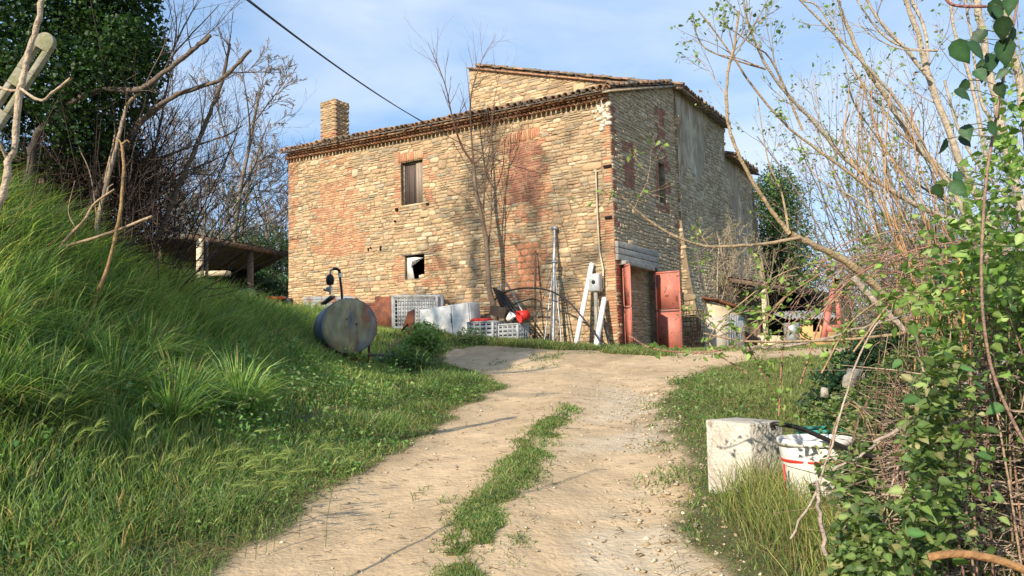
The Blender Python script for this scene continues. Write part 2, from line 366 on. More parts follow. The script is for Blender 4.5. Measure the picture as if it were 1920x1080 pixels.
# ---- colours
ST = np.array([[.50, .365, .215], [.46, .335, .20], [.54, .42, .265], [.38, .275, .17], [.50, .36, .215], [.57, .46, .31], [.33, .245, .155], [.45, .30, .18], [.33, .275, .20], [.48, .325, .20]])
BR = np.array([[.46, .23, .13], [.42, .20, .12], [.50, .28, .16], [.44, .24, .15], [.49, .33, .20]])
BRD = np.array([[.34, .14, .10], [.38, .18, .12], [.30, .14, .10]])
def rounded(rng, w, h, jit, n=10):
    a = (np.arange(n)+.5)/n*2*math.pi+rng.uniform(-.1, .1)
    c = np.cos(a); s = np.sin(a); e = .42 if h < .09 else .5
    x = np.sign(c)*np.abs(c)**e*w/2; y = np.sign(s)*np.abs(s)**e*h/2
    return x+rng.uniform(-jit, jit, n)*w*.5, y+rng.uniform(-jit, jit, n)*h
def add_stone(mb, P3, u0, u1, z0, z1, gap, prot, jit, col, rng, n=10):
    w = u1-u0-gap; h = z1-z0-gap
    if w < .02 or h < .015: return
    x, y = rounded(rng, w, h, jit, n); cu = (u0+u1)/2; cz = (z0+z1)/2
    tu, tz = rng.uniform(-.2, .2, 2)
    rings = []
    for sc, dp in ((1.02, -.03), (.98, prot*.45), (.80, prot*.95)):
        xx = x*sc; yy = y*sc
        d = dp+(tu*xx*.25+tz*yy*.4)*(dp > 0)+rng.uniform(-1, 1, n)*prot*.12*(dp > 0)
        rings.append(P3(cu+xx, cz+yy, d))
    rings.append(P3(np.array([cu]), np.array([cz]), np.array([prot*1.05])))
    V = np.vstack(rings); i = np.arange(n); j = np.roll(i, -1)
    q = np.concatenate([np.stack([i+k*n, j+k*n, j+(k+1)*n, i+(k+1)*n], 1) for k in range(2)])
    t = np.stack([i+2*n, j+2*n, np.full(n, 3*n)], 1)
    mb.add(V, q=q, t=t, c=np.clip(col, 0, 1))
def masonry(mb, P3, L0, L1, zlo, zhi, ztop, zbot, holes, style, rng, hb=(.095, .195), lw=(.17, .56), seed=0):
    """rubble stone laid in wavering bands, brick where style() says so"""
    bands = []; z = zlo
    while z < zhi: h = rng.uniform(*hb); bands.append((z, z+h)); z += h
    busy = [[] for _ in bands]
    def free(k, a, b): return all(b <= p or a >= q_ for p, q_ in busy[k])
    big = []
    for _ in range(int((L1-L0)*(zhi-zlo)*.55)):
        k = int(rng.integers(0, max(1, len(bands)-1))); a = rng.uniform(L0, L1-.5); b = a+rng.uniform(.25, .62); zc = (bands[k][0]+bands[k+1][1])/2 if k+1 < len(bands) else 0
        if k+1 >= len(bands) or not free(k, a, b) or not free(k+1, a, b): continue
        if style((a+b)/2, zc, rng)[0] != 's' or style(a, zc, rng)[0] != 's' or style(b, zc, rng)[0] != 's': continue
        busy[k].append((a, b)); busy[k+1].append((a, b)); big.append((k, a, b))
    def warp(u, z_): return (.055*(float(vn(u*.9, z_*1.3+seed, 61))-.5)+.03*(float(vn(u*3.1, z_*2.3+seed, 63))-.5))*2
    def inhole(a, b, z0, z1):
        for (h0, h1, g0, g1) in holes:
            if min(b, h1)-max(a, h0) > .03 and min(z1, g1)-max(z0, g0) > .35*(z1-z0): return (h0, h1)
        return None
    def put(a, b, z0, z1, kind, col, prot, jit, gap):
        m = (a+b)/2; wv = warp(m, z0); z0 += wv; z1 += warp(m, z1)
        zt = ztop(m); zb = zbot(m)
        if z0 > zt-.03 or z1 < zb: return
        z1 = min(z1, zt)
        if inhole(a, b, z0, z1): return
        add_stone(mb, P3, a, b, z0, z1, gap, prot, jit, col, rng, 8 if kind == 'b' else 10)
    for k, a, b in big:
        st = style((a+b)/2, bands[k][1], rng); put(a, b, bands[k][0], bands[k+1][1], 's', st[1], rng.uniform(.02, .05), .07, .014)
    for k, (z0, z1) in enumerate(bands):
        u = L0
        while u < L1-.02:
            zc = (z0+z1)/2; nxt = L1
            hit = [q_ for p, q_ in busy[k] if p <= u+1e-6 < q_]
            if hit: u = hit[0]+1e-5; continue
            for p, q_ in busy[k]:
                if p > u: nxt = min(nxt, p)
            hh = [h for h in holes if h[2] < zc < h[3]]
            ih = [h for h in hh if h[0] <= u < h[1]]
            if ih: u = ih[0][1]+1e-5; continue
            for h in hh:
                if h[0] > u: nxt = min(nxt, h[0])
            kind, col = style(u+.12, zc, rng)
            if kind == 's':
                l = rng.uniform(*lw)*(1 if rng.random() < .8 else .6)
                if nxt-(u+l) < .1: l = nxt-u if nxt-u < .55 else (nxt-u)/2
                if z1-z0 > .115 and rng.random() < .35:
                    zm = z0+(z1-z0)*rng.uniform(.4, .6)
                    put(u, u+l, z0, zm, 's', col, rng.uniform(.012, .035), .07, .012); put(u, u+l, zm, z1, 's', style(u+.12, zc, rng)[1], rng.uniform(.012, .035), .07, .012)
                else: put(u, u+l, z0, z1, 's', col, rng.uniform(.008, .030), .11, .012)
                u += l
            elif kind == 'b':
                l = min(rng.choice([.25, .25, .13]), nxt-u)
                if nxt-(u+l) < .05: l = nxt-u
                m = max(1, round((z1-z0)/.068)); dz = (z1-z0)/m
                for r_ in range(m):
                    put(u, u+l, z0+r_*dz, z0+(r_+1)*dz, 'b', style(u+.12, z0+(r_+.5)*dz, rng)[1], rng.uniform(.006, .018), .03, .012)
                u += l
            else: u += .15        # bare mortar / plaster
def panel(mb, P3, us, zs, ztop, zbot, holes, d=0.0, nf=None):
    """backing wall as a grid of quads with holes left out; top follows ztop"""
    us = sorted(set([round(float(a), 4) for a in us]+[round(float(h[i]), 4) for h in holes for i in (0, 1)])); zs = sorted(set([round(float(a), 4) for a in zs]+[round(float(h[i]), 4) for h in holes for i in (2, 3)]))
    for a, b in zip(us[:-1], us[1:]):
        for z0, z1 in zip(zs[:-1], zs[1:]):
            m = (a+b)/2; mz = (z0+z1)/2
            if any(h[0]-1e-4 < m < h[1]+1e-4 and h[2]-1e-4 < mz < h[3]+1e-4 for h in holes): continue
            zt0, zt1 = ztop(a), ztop(b)
            if z0 >= min(zt0, zt1) and z0 >= max(zt0, zt1): continue
            t0 = min(z1, zt0); t1 = min(z1, zt1)
            U = np.array([a, b, b, a]); Z = np.array([min(z0, t0), min(z0, t1), t1, t0])
            mb.add(P3(U, Z, np.full(4, d)), q=[[0, 1, 2, 3]], c=(.36, .28, .18))
def reveal(mb, P3, h, depth):
    a, b, z0, z1 = h
    for U, Z in (((a, a), (z0, z1)), ((b, b), (z0, z1)), ((a, b), (z0, z0)), ((a, b), (z1, z1))):
        v = np.vstack([P3(np.array(U, float), np.array(Z, float), np.array([0., 0.])), P3(np.array(U, float), np.array(Z, float), np.array([-depth, -depth]))])
        mb.add(v, q=[[0, 1, 3, 2]], c=(.36, .28, .18))
def PF(u, z, d): u = np.asarray(u, float); z = np.asarray(z, float); return C0+u[:, None]*UF+np.asarray(d, float).reshape(-1, 1)*NF+np.stack([0*z, 0*z, z], 1)
def PR(u, z, d): u = np.asarray(u, float); z = np.asarray(z, float); return C0+u[:, None]*UR+np.asarray(d, float).reshape(-1, 1)*NR+np.stack([0*z, 0*z, z], 1)
def PBk(u, z, d): u = np.asarray(u, float); z = np.asarray(z, float); return PB+u[:, None]*UF+np.asarray(d, float).reshape(-1, 1)*NF+np.stack([0*z, 0*z, z], 1)
ZG = 1.2
def batter(z): return .62*(1-np.clip((np.asarray(z, float)-1.6)/4.6, 0, 1))**1.5        # the old flank swells towards its foot
def PT(u, z, d): u = np.asarray(u, float); z = np.asarray(z, float); return C0+u[:, None]*UR+(np.asarray(d, float)+batter(z)+.03).reshape(-1, 1)*NR+np.stack([0*z, 0*z, z], 1)
def PP(u, z, d): u = np.asarray(u, float); z = np.asarray(z, float); return PB-NF*.0+u[:, None]*NR+(np.asarray(d, float)+.05).reshape(-1, 1)*NF+np.stack([0*z, 0*z, z], 1)
house = thing('farmhouse', 'old two storey rubble stone and brick farmhouse with tiled roofs', 'house', (C0[0], C0[1], 1.6))
def rect(f, x0, y0, x1, y1):
    a = f(x0, (y0+y1)/2)[0]; b = f(x1, (y0+y1)/2)[0]; z0 = f((x0+x1)/2, y1)[1]; z1 = f((x0+x1)/2, y0)[1]
    return (min(a, b), max(a, b), z0, z1)
W1 = rect(fw, 752, 302, 793, 383); W2 = rect(fw, 759, 478, 796, 523)
NICHE = rect(fw, 968, 455, 1014, 540); BLIND = rect(fw, 957, 265, 1012, 378)
brick_rects = [(rect(fw, 537, 290, 556, 470), .8), (rect(fw, 598, 330, 672, 405), .85), (rect(fw, 585, 385, 690, 480), .6), (rect(fw, 738, 285, 752, 405), .8), (rect(fw, 793, 285, 815, 395), .75),
    (rect(fw, 607, 432, 664, 476), 1.0), (rect(fw, 738, 478, 759, 528), .85), (rect(fw, 796, 455, 832, 540), .8), (rect(fw, 934, 250, 1030, 420), .75), (rect(fw, 934, 436, 1028, 585), .68), (rect(fw, 632, 515, 662, 560), .7),
    (rect(fw, 600, 288, 660, 330), .3), (rect(fw, 905, 540, 975, 650), .5), (rect(fw, 1136, 175, 1162, 660), .86), (rect(fw, 1118, 230, 1140, 260), .6), (rect(fw, 1120, 400, 1150, 470), .5)]
def fstyle(u, z, rng):
    nb = float(vn(u*1.7, z*1.7, 71))*.25
    if BLIND[0] < u < BLIND[1] and BLIND[2] < z < BLIND[3]: return 'b', BRD[rng.integers(3)]*rng.uniform(.85, 1.15)
    for (a, b, c, d), p in brick_rects:
        if a < u < b and c < z < d:
            h = _h(np.floor(u/.3), np.floor(z/.14), 3.0)
            if h < p+nb-.08:
                c_ = BR[rng.integers(5)]*rng.uniform(.85, 1.15)
                return 'b', c_
    if rng.random() < .03: return 's', BR[4]*rng.uniform(.8, 1.05)
    c_ = ST[rng.integers(len(ST))]*rng.uniform(.85, 1.15)
    # grey blotches: mostly tree shade painted into the stone colour, some darker stones
    gy = ss((float(fbm(u*.45+3, z*.6, 3, 77))-.46)/.16)*.55*(1 if u < 8 else .4)
    c_ = c_*(1-gy)+np.array([.30, .25, .17])*rng.uniform(.8, 1.2)*gy
    return 's', c_
def rstyle(u, z, rng):
    nb = _h(np.floor(u/.3), np.floor(z/.14), 5.0)
    for (a, b, c, d), p in RB:
        if a < u < b and c < z < d and nb < p: return 'b', BRD[rng.integers(3)]*rng.uniform(.9, 1.2)
    return 's', (ST[rng.integers(len(ST))]*.45+np.array([.44, .36, .25])*.55)*rng.uniform(.9, 1.3)
RW1 = rect(rw, 1236, 307, 1247, 382)
RDOOR = (.30, 2.95, 1.2, rw(1190, 497)[1])
RB = [(rect(rw, 1168, 265, 1190, 352), .9), (rect(rw, 1226, 200, 1247, 300), .6), ((0, .28, 1, 9), .7), (rect(rw, 1228, 295, 1256, 400), .7), ((LR-.3, LR, 3, 6), .3)]
rng = np.random.default_rng(5)
# ---- front wall
b = MB(); masonry(b, PF, 0.0, LF, 1.25, 10, ztopF, lambda u: 1.3, [W1, W2, NICHE], fstyle, rng, hb=(.075, .155), lw=(.14, .44))
# soldier courses above the openings
for h, hh in ((W1, .30), (BLIND, .34)):
    u = h[0]-.05
    while u < h[1]+.05: add_stone(b, PF, u, u+.072, h[3]+.0, h[3]+hh, .008, .05, .02, BR[rng.integers(5)]*rng.uniform(.9, 1.2), rng, 8); u += .072
# hollow brick infill of the niche
u = NICHE[0]; k = 0
for r_ in range(7):
    z0 = NICHE[2]+r_*(NICHE[3]-NICHE[2])/7; z1 = NICHE[2]+(r_+1)*(NICHE[3]-NICHE[2])/7; u = NICHE[0]-(.12 if r_ % 2 else 0)
    while u < NICHE[1]-.04:
        a = max(u, NICHE[0]+.035); e = min(u+.25, NICHE[1]-.035)
        add_stone(b, lambda U, Z, D: PF(U, Z, np.asarray(D)+.004), a, e, z0, z1, .014, .015, .012, np.array([.56, .25, .14])*rng.uniform(.85, 1.15), rng, 8); u += .25
front = b.build('wall', M['stone'], house); front['label'] = 'sunlit front wall of rubble stone patched with brick'
b = MB(); HF = [W1, W2]
panel(b, PF, np.linspace(0, LF, 25), np.linspace(1.0, 9, 17), ztopF, None, HF)
for h in HF: reveal(b, PF, h, .32)
b.build('wall_core', M['mortar'], house)
# ---- right (shaded) wall
ztopR = lambda u: ZE+(ZR-ZE)*u/LR
b = MB(); masonry(b, PR, 0.0, LR, 1.25, 11, ztopR, lambda u: 1.3, [RW1, RDOOR], rstyle, rng, hb=(.07, .13), lw=(.12, .4), seed=9)
b.build('wall', M['stone'], house)['label'] = 'shaded side wall of thin rubble courses above the doorway'
b = MB(); panel(b, PR, np.linspace(0, LR, 12), np.linspace(1.0, 10, 19), ztopR, None, [RW1, RDOOR])
for h in [RW1, RDOOR]: reveal(b, PR, h, .45)
b.build('wall_core', M['mortar_grey'], house)
# brick infill set back inside the doorway
b = MB(); g0 = 1.05
PI_ = lambda u, z, d: PR(u, z, np.asarray(d)-.28)
masonry(b, PI_, g0, RDOOR[1], 1.25, RDOOR[3], lambda u: RDOOR[3]-.02, lambda u: 1.3, [], lambda u, z, r: ('b' if r.random() < .6 else 's', (ST[r.integers(9)]*.6+BR[4]*.3)*r.uniform(.8, 1.1)), rng, hb=(.07, .13), seed=4)
panel(b, PI_, [g0, RDOOR[1]], [1.0, RDOOR[3]], lambda u: 99, None, [])
reveal(b, PI_, (g0-.0, RDOOR[1]+.02, 1.0, RDOOR[3]+.01), .25)
b.build('doorway_infill', M['stone'], house)
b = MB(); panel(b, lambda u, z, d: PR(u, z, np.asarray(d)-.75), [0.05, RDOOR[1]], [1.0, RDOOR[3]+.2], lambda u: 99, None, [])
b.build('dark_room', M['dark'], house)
# concrete lintel with board marks, broken lower lip
LN = rect(rw, 1158, 462, 1233, 500)
b = MB()
z0 = RDOOR[3]
for k in range(3):
    hh = .17; b.box(C0+UR*((0.02+2.86)/2)+NR*(.035+.004*k)+np.array([0, 0, z0+hh*(k+.5)+.02]), (2.84, .10, hh-.012), np.stack([UR, NR, [0, 0, 1]], 1))
b.box(C0+UR*1.2+NR*.10+np.array([0, 0, z0-.03]), (2.0, .22, .11), np.stack([UR, NR, [0, 0, 1]], 1), jit=.02, rng=rng)
b.build('lintel', M['concrete'], house, bevel=.01)
# ---- upper gable of the main volume
ztopB = lambda u: ZBr+(ZB-ZBr)*u/LB
b = MB(); masonry(b, PBk, 0.0, LB, 7.4, 13, ztopB, lambda u: 7.5, [], lambda u, z, r: ('s', ST[r.integers(9)]*r.uniform(.85, 1.1)) if r.random() < .93 else ('b', BR[r.integers(5)]), rng, seed=3)
b.build('wall', M['stone'], house)['label'] = 'upper gable wall rising behind the lower roof'
b = MB(); panel(b, PBk, np.linspace(0, LB, 12), np.linspace(6, 13, 10), ztopB, None, [])
PBs = PB+UF*LB
v = [PBs+np.array([0, 0, 2]), PBs+UR*9+np.array([0, 0, 2]), PBs+UR*9+np.array([0, 0, ZB]), PBs+np.array([0, 0, ZB])]
b.add(v, q=[[0, 1, 2, 3]])
# closed back and left ends of the volumes
LE = C0+UF*LF
v = [LE+np.array([0, 0, 1.]), LE+UR*LR+np.array([0, 0, 1.]), LE+UR*LR+np.array([0, 0, ZR]), LE+np.array([0, 0, ZE2])]; b.add(v, q=[[0, 1, 2, 3]])
v = [PB+UF*0+np.array([0, 0, 1.]), LE+UR*LR+np.array([0, 0, 1.]), LE+UR*LR+np.array([0, 0, ZR-.05]), PB+np.array([0, 0, ZR-.05])]; b.add(v, q=[[0, 1, 2, 3]])
b.build('wall_core', M['mortar'], house)
# ---- old plastered flank with battered foot, and its quoin edge
ztopT = lambda u: ZR if u < LT1 else ZR-1.15
b = MB(); us = np.concatenate([np.linspace(LR, LT1, 26), np.linspace(LT1+.01, LT, 12)]); zs = np.linspace(1.0, ZR, 40)
for i in range(len(us)-1):
    a, c = us[i], us[i+1]; zt = ztopT((a+c)/2)
    for k in range(39):
        z0, z1 = zs[k], min(zs[k+1], zt)
        if z0 >= zt: continue
        U = np.array([a, c, c, a]); Z = np.array([z0, z0, z1, z1]); D = .05*(fbm(U*2, Z*2, 4, 91)-.5)
        b.add(PT(U, Z, D), q=[[0, 1, 2, 3]])
masonry(b2 := MB(), PT, LR, LT, 1.3, ZR, lambda u: ztopT(u)-.05, lambda u: 1.3, [], lambda u, z, r: ('s' if float(fbm(u*.8, z*.45, 3, 17)) < .62-.10*(z > 5.5) else 'x', np.array([.44, .37, .255])*r.uniform(.65, 1.2)), rng, hb=(.08, .16), lw=(.12, .35), seed=6)
fl = b.build('plaster_wall', M['plaster'], house, smooth=True); fl['label'] = 'tall plastered flank wall swelling at its foot'
b2.build('rubble_facing', M['stone'], house)
# far end + quoin face of the flank (faces the camera)
b = MB()
masonry(b, PP, -.06, .72, 1.3, ZR-.1, lambda u: min(ZR-.1, 1.6+4.6*(1-max(0, (u+.01)/.62)**(1/1.5)) if u > .06 else ZR-.1), lambda u: 1.3, [], lambda u, z, r: ('s', (ST[5]*.5+ST[0]*.4)*r.uniform(.6, 1.15)), rng, hb=(.09, .2), lw=(.12, .3), seed=12)
zz = np.linspace(1.0, ZR-.05, 30)
for z0, z1 in zip(zz[:-1], zz[1:]):
    v = PP(np.array([-.04, float(batter(z0))+.075, float(batter(z1))+.075, -.04]), np.array([z0, z0, z1, z1]), np.full(4, -.02)); b.add(v, q=[[0, 1, 2, 3]], c=(.24, .18, .12))
b.build('quoin', M['stone'], house)['label'] = 'pale stone quoins along the battered corner'
b = MB(); e = C0+UR*LT
b.add([e+NR*.65+np.array([0, 0, 1]), e-NR*LB+np.array([0, 0, 1]), e-NR*LB+np.array([0, 0, ZR-1.2]), e+NR*.03+np.array([0, 0, ZR-1.2])], q=[[0, 1, 2, 3]])
b.build('back_wall', M['mortar_grey'], house)
# ---- roofs of half-round tiles
TC = np.array([[.34, .20, .12], [.28, .17, .11], [.24, .17, .12], [.20, .16, .12], [.38, .23, .14], [.17, .14, .11]])
def rtile(mb, p, along, up, r0, r1, ln, conv, col, th=.012, n=7):
    """p: centre of the lower end; along: down->up slope; conv: +1 cover, -1 channel"""
    along = along/np.linalg.norm(along); side = np.cross(along, up); side /= np.linalg.norm(side); nn = np.cross(side, along)
    a = np.linspace(0, math.pi, n); V = []
    for rr, hh in ((r0, 0), (r1, ln)):
        for q_ in (0, th):
            V.append(p+along*hh+side*(np.cos(a)*(rr-q_))[:, None]+nn*(conv*np.sin(a)*(rr-q_))[:, None])
    V = np.vstack(V); i = np.arange(n-1); o, k, l, m = 0, n, 2*n, 3*n
    q = np.concatenate([np.stack([o+i, o+i+1, l+i+1, l+i], 1), np.stack([k+i, m+i, m+i+1, k+i+1], 1), np.stack([o+i, k+i, k+i+1, o+i+1], 1), np.stack([l+i, l+i+1, m+i+1, m+i], 1)])
    mb.add(V, q=q, c=col)
def roof(mb, O, E, Uslope, n_cols, n_rows, rng, orow=0, chan=True):
    """O eave start, E eave direction*pitch, Uslope unit vector up the slope"""
    En = E/np.linalg.norm(E); up = np.cross(En, Uslope); up = up if up[2] > 0 else -up
    for i in range(n_cols):
        for j in range(n_rows):
            base = O+E*i+Uslope*(j*.36)
            jt = rng.normal(0, .008, 3)+Uslope*rng.normal(0, .03)
            col = TC[rng.integers(6)]*rng.uniform(.75, 1.25)
            if chan: rtile(mb, base+E*.5+up*(.02+.012)+jt, Uslope, up, .08, .065, .42, -1, col*.9)
            rtile(mb, base+up*(.045+rng.uniform(0, .02))+jt*1.3, Uslope+up*.03, up, .088, .072, .43, 1, TC[rng.integers(6)]*rng.uniform(.75, 1.25))
b = MB(); PITCHT = .205
slF = UR*LR+np.array([0, 0, ZR-ZE]); slF /= np.linalg.norm(slF)
eave0 = C0+NF*.30-UF*.10+np.array([0, 0, ZE+.02])-slF*0
Edir = (UF*LF+np.array([0, 0, ZE2-ZE])); Edir /= np.linalg.norm(Edir)
nc = int((LF+.25)/PITCHT)+1
# the old eave wavers
for i in range(nc):
    u = i*PITCHT; sag = -.04*math.sin(u/LF*math.pi)+.03*(float(vn(u*.6, 1, 5))-.5)*2
    roof(b, eave0+Edir*u+np.array([0, 0, sag]), Edir*PITCHT, slF, 1, 14, rng)
rf = b.build('roof', M['tile'], house, smooth=False); rf['label'] = 'lower lean-to roof of weathered half-round tiles'
b = MB()   # boarding under the tiles
q0 = eave0-np.array([0, 0, .05]); b.poly([q0, q0+Edir*(LF+.2), q0+Edir*(LF+.2)+slF*(LR+.35), q0+slF*(LR+.35)], (0, 0, .025))
b.build('roof_deck', M['greywood'], house)
# corbelled eave: a row of round tile ends and a row of brick teeth
b = MB(); n = int(LF/.155)
for i in range(n):
    u = .05+i*.155; zt = ztopF(u)
    b.box(C0+UF*u+NF*.085+np.array([0, 0, zt-.075]), (.085, .17, .05), np.stack([UF, NF, [0, 0, 1]], 1), BR[rng.integers(5)]*rng.uniform(.5, .9), jit=.006, rng=rng)
    rtile(b, C0+UF*(u+.07)+NF*.20+np.array([0, 0, zt-.17]), -NF, np.array([0, 0, 1.]), .062, .062, .22, -1, BR[rng.integers(5)]*rng.uniform(.35, .7))
for i in range(int(LF/.3)):
    u = .15+i*.3; zt = ztopF(u)
    b.box(C0+UF*u+NF*.12+np.array([0, 0, zt-.03]), (.285, .26, .035), np.stack([UF, NF, [0, 0, 1]], 1), BR[rng.integers(5)]*rng.uniform(.5, .85), jit=.005, rng=rng)
b.build('eave_corbel', M['stone'], house)
# verge over the shaded side wall
b = MB()
for j in range(14):
    p = C0+NR*.07+np.array([0, 0, ZE+.13])+slF*(j*.36-.3)+rng.normal(0, .012, 3)
    rtile(b, p, slF, np.array([0, 0, 1.]), .09, .075, .43, 1, TC[rng.integers(5)]*rng.uniform(.8, 1.3))
    rtile(b, p-NR*.18+np.array([0, 0, .02]), slF, np.array([0, 0, 1.]), .09, .075, .43, 1, TC[rng.integers(5)]*rng.uniform(.8, 1.2))
b.bar(C0+NR*.05+np.array([0, 0, ZE+.03])-slF*.3, C0+UR*LR+NR*.05+np.array([0, 0, ZR+.03]), .22, .05, col=(.42, .34, .24))
b.build('verge', M['tile'], house)
# main roof: slopes down to the right flank
b = MB(); slM = UF*LB+np.array([0, 0, ZB-ZBr]); slM /= np.linalg.norm(slM)
eM = PB+NR*.35-UR*.12+np.array([0, 0, ZR+.02-.35*(ZB-ZBr)/LB])
roof(b, eM, UR*PITCHT, slM, int((LT1-LR+.3)/PITCHT), 23, rng)
e2 = C0+UR*LT1+NR*.4+np.array([0, 0, ZR-1.2]); roof(b, e2, UR*PITCHT, slM, int((LT-LT1+.2)/PITCHT), 8, rng)
# verge tiles on the gable edge, with stones laid on top as weights
for j in range(24):
    rtile(b, PB+NF*.10+NR*.3+slM*(j*.36)+np.array([0, 0, -.02])+rng.normal(0, .01, 3), slM, np.array([0, 0, 1.]), .09, .075, .43, 1, np.array([.40, .20, .12])*rng.uniform(.8, 1.3))
b.bar(PB+NF*.06+NR*.2+np.array([0, 0, ZR-.09]), PB+NF*.06+UF*LB+np.array([0, 0, ZB-.03]), .16, .05, col=(.44, .25, .15))
b.v[-1] = b.v[-1]
for t in (.02, .1, .22, .33, .52, .62, .68, .82):
    p = PB+slM*LB*(1-t)+NF*.05+np.array([0, 0, ZBr+.10]); b.lathe([(.0, -.05), (.10, -.04), (.15, .02), (.10, .08), (0, .1)], p, n=7, col=np.array([.24, .21, .15])*rng.uniform(.8, 1.2))
for arr in (): pass
rm = b.build('roof', M['tile'], house); rm['label'] = 'upper roof of the main volume with stones weighing its edge'
# fix vertical placement of verge pieces (given relative to z=0 base)
b = MB(); t0 = eM-np.array([0, 0, .04]); LL = (LT1-LR+.25); b.poly([t0, t0+UR*LL, t0+UR*LL+slM*(LB/slM.dot(UF)+.3), t0+slM*(LB/slM.dot(UF)+.3)], (0, 0, .02))
t0 = e2-np.array([0, 0, .04]); LL = LT-LT1+.2; b.poly([t0, t0+UR*LL, t0+UR*LL+slM*3, t0+slM*3], (0, 0, .02))
b.build('roof_deck', M['greywood'], house)
# ---- chimney
pc = fwp(628, 250, -.55); cz0 = pc[2]-.9; b = MB()
H = 2.0
for k in range(28):
    z = cz0+k*.072; wdt = .66+.16*ss((9-k)/4)-.02*(k % 3 == 0)+(.04 if k == 26 else 0); cc = BR[rng.integers(5)]*.8+ST[1]*.15 if k < 13 else ST[rng.integers(5)]*.75+BR[4]*.15
    for sd_ in range(4):
        ang = sd_*math.pi/2; dx = math.cos(ang); dy = math.sin(ang); nrm = UF*dx+NF*dy; tg = -UF*dy+NF*dx
        for m_ in range(-1, 3 if k % 2 else 2):
            s_ = (m_-(.5 if k % 2 else 0))*wdt/3
            if abs(s_)+wdt/6 > wdt/2+.03: s_ = math.copysign(wdt/2-wdt/9, s_)
            if k == 27 and rng.random() < .4: continue
            b.box(np.array([pc[0], pc[1], z])+nrm*(wdt/2-.055)+tg*s_, (.11, wdt/3-.012, .062), np.stack([nrm, tg, [0, 0, 1]], 1), cc*rng.uniform(.75, 1.2), jit=.006, rng=rng)
b.box((pc[0], pc[1], cz0+.95), (.5, .5, 1.8), np.stack([UF, NF, [0, 0, 1]], 1), (.20, .15, .1))
ch = b.build('chimney', M['stone'], rf)
# ---- windows
def put_board(mb, P3, a, bb, z0, z1, d, th=.03, col=None):
    v = np.vstack([P3(np.array([a, bb, bb, a]), np.array([z0, z0, z1, z1]), np.full(4, d)), P3(np.array([a, bb, bb, a]), np.array([z0, z0, z1, z1]), np.full(4, d-th))])
    mb.add(v, q=[[0, 1, 2, 3], [7, 6, 5, 4], [0, 4, 5, 1], [1, 5, 6, 2], [2, 6, 7, 3], [3, 7, 4, 0]], c=col)
a, bb, z0, z1 = W1
wn_ = MB()
put_board(wn_, PF, a, a+.06, z0, z1, -.12); put_board(wn_, PF, bb-.06, bb, z0, z1, -.12); put_board(wn_, PF, a+.06, bb-.06, z1-.06, z1, -.12); put_board(wn_, PF, a+.06, bb-.06, z0, z0+.04, -.12)
win = wn_.build('window', M['greywood'], house); win['label'] = 'upper window closed by old wooden shutters'
k = MB(); mid = a+(bb-a)*.40; x_ = a+.065
while x_ < mid: put_board(k, PF, x_, min(x_+.085, mid), z0+.04, z1-.07, -.10-rng.uniform(0, .01), .02); x_ += .09
k.build('shutter', mat('pale_shutter', (.36, .29, .23), (.24, .19, .15), scale=6, var=.2, bump=.5, stretch=(1, 1, .1)), win)['label'] = 'paler planked shutter leaf'
k = MB(); x_ = mid+.03
while x_ < bb-.07: put_board(k, PF, x_, min(x_+.09, bb-.065), z0+.04, z1-.07, -.15-rng.uniform(0, .012), .02); x_ += .094
k.build('shutter', mat('dark_shutter', (.10, .075, .065), (.06, .045, .04), scale=6, var=.3, bump=.5, stretch=(1, 1, .1)), win)['label'] = 'dark planked shutter leaf'
k = MB()
put_board(k, PF, W1[0]-.1, W1[1]+.06, W1[2]-.07, W1[2]-.003, .03, .3, (.5, .4, .25)); k.build('sill', M['stone'], win)
put_board(k := MB(), PF, W2[0]-.03, W2[1]+.1, W2[3], W2[3]+.045, .02, .25); lw = k.build('window', M['greywood'], house); lw['label'] = 'small lower opening with a torn white sheet inside'
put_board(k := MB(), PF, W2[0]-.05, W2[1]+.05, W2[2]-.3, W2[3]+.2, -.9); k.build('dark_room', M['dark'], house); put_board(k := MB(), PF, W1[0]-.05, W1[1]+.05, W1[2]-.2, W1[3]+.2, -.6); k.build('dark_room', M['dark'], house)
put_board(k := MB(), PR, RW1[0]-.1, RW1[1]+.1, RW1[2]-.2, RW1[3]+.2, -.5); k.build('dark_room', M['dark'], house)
k = MB(); a, bb, z0, z1 = W2
sh = [(bb-.02, z0+.02), (bb-.02, z1-.02), (bb-.14, z1-.03), (a+.1, z1-.10), (bb-.2, z1-.16), (bb-.17, z1-.35), (bb-.23, z0+.3), (bb-.30, z0+.02)]
k.poly(PF(np.array([p[0] for p in sh]), np.array([p[1] for p in sh]), np.full(8, -.10)), NF*.01); k.build('torn_sheet', M['white'], lw)
k = MB(); add_stone(k, lambda U, Z, D: PF(U, Z, np.asarray(D)-.1), a+.02, a+.26, z0, z0+.12, 0, .1, .1, np.array([.5, .42, .28]), rng); k.build('loose_stone', M['stone'], lw)
k = MB(); a, bb, z0, z1 = RW1
put_board(k, PR, a+.02, bb-.02, z0+.02, z1-.02, -.22); k.build('window', M['wood'], house)['label'] = 'narrow dark slit window in the shaded side wall'
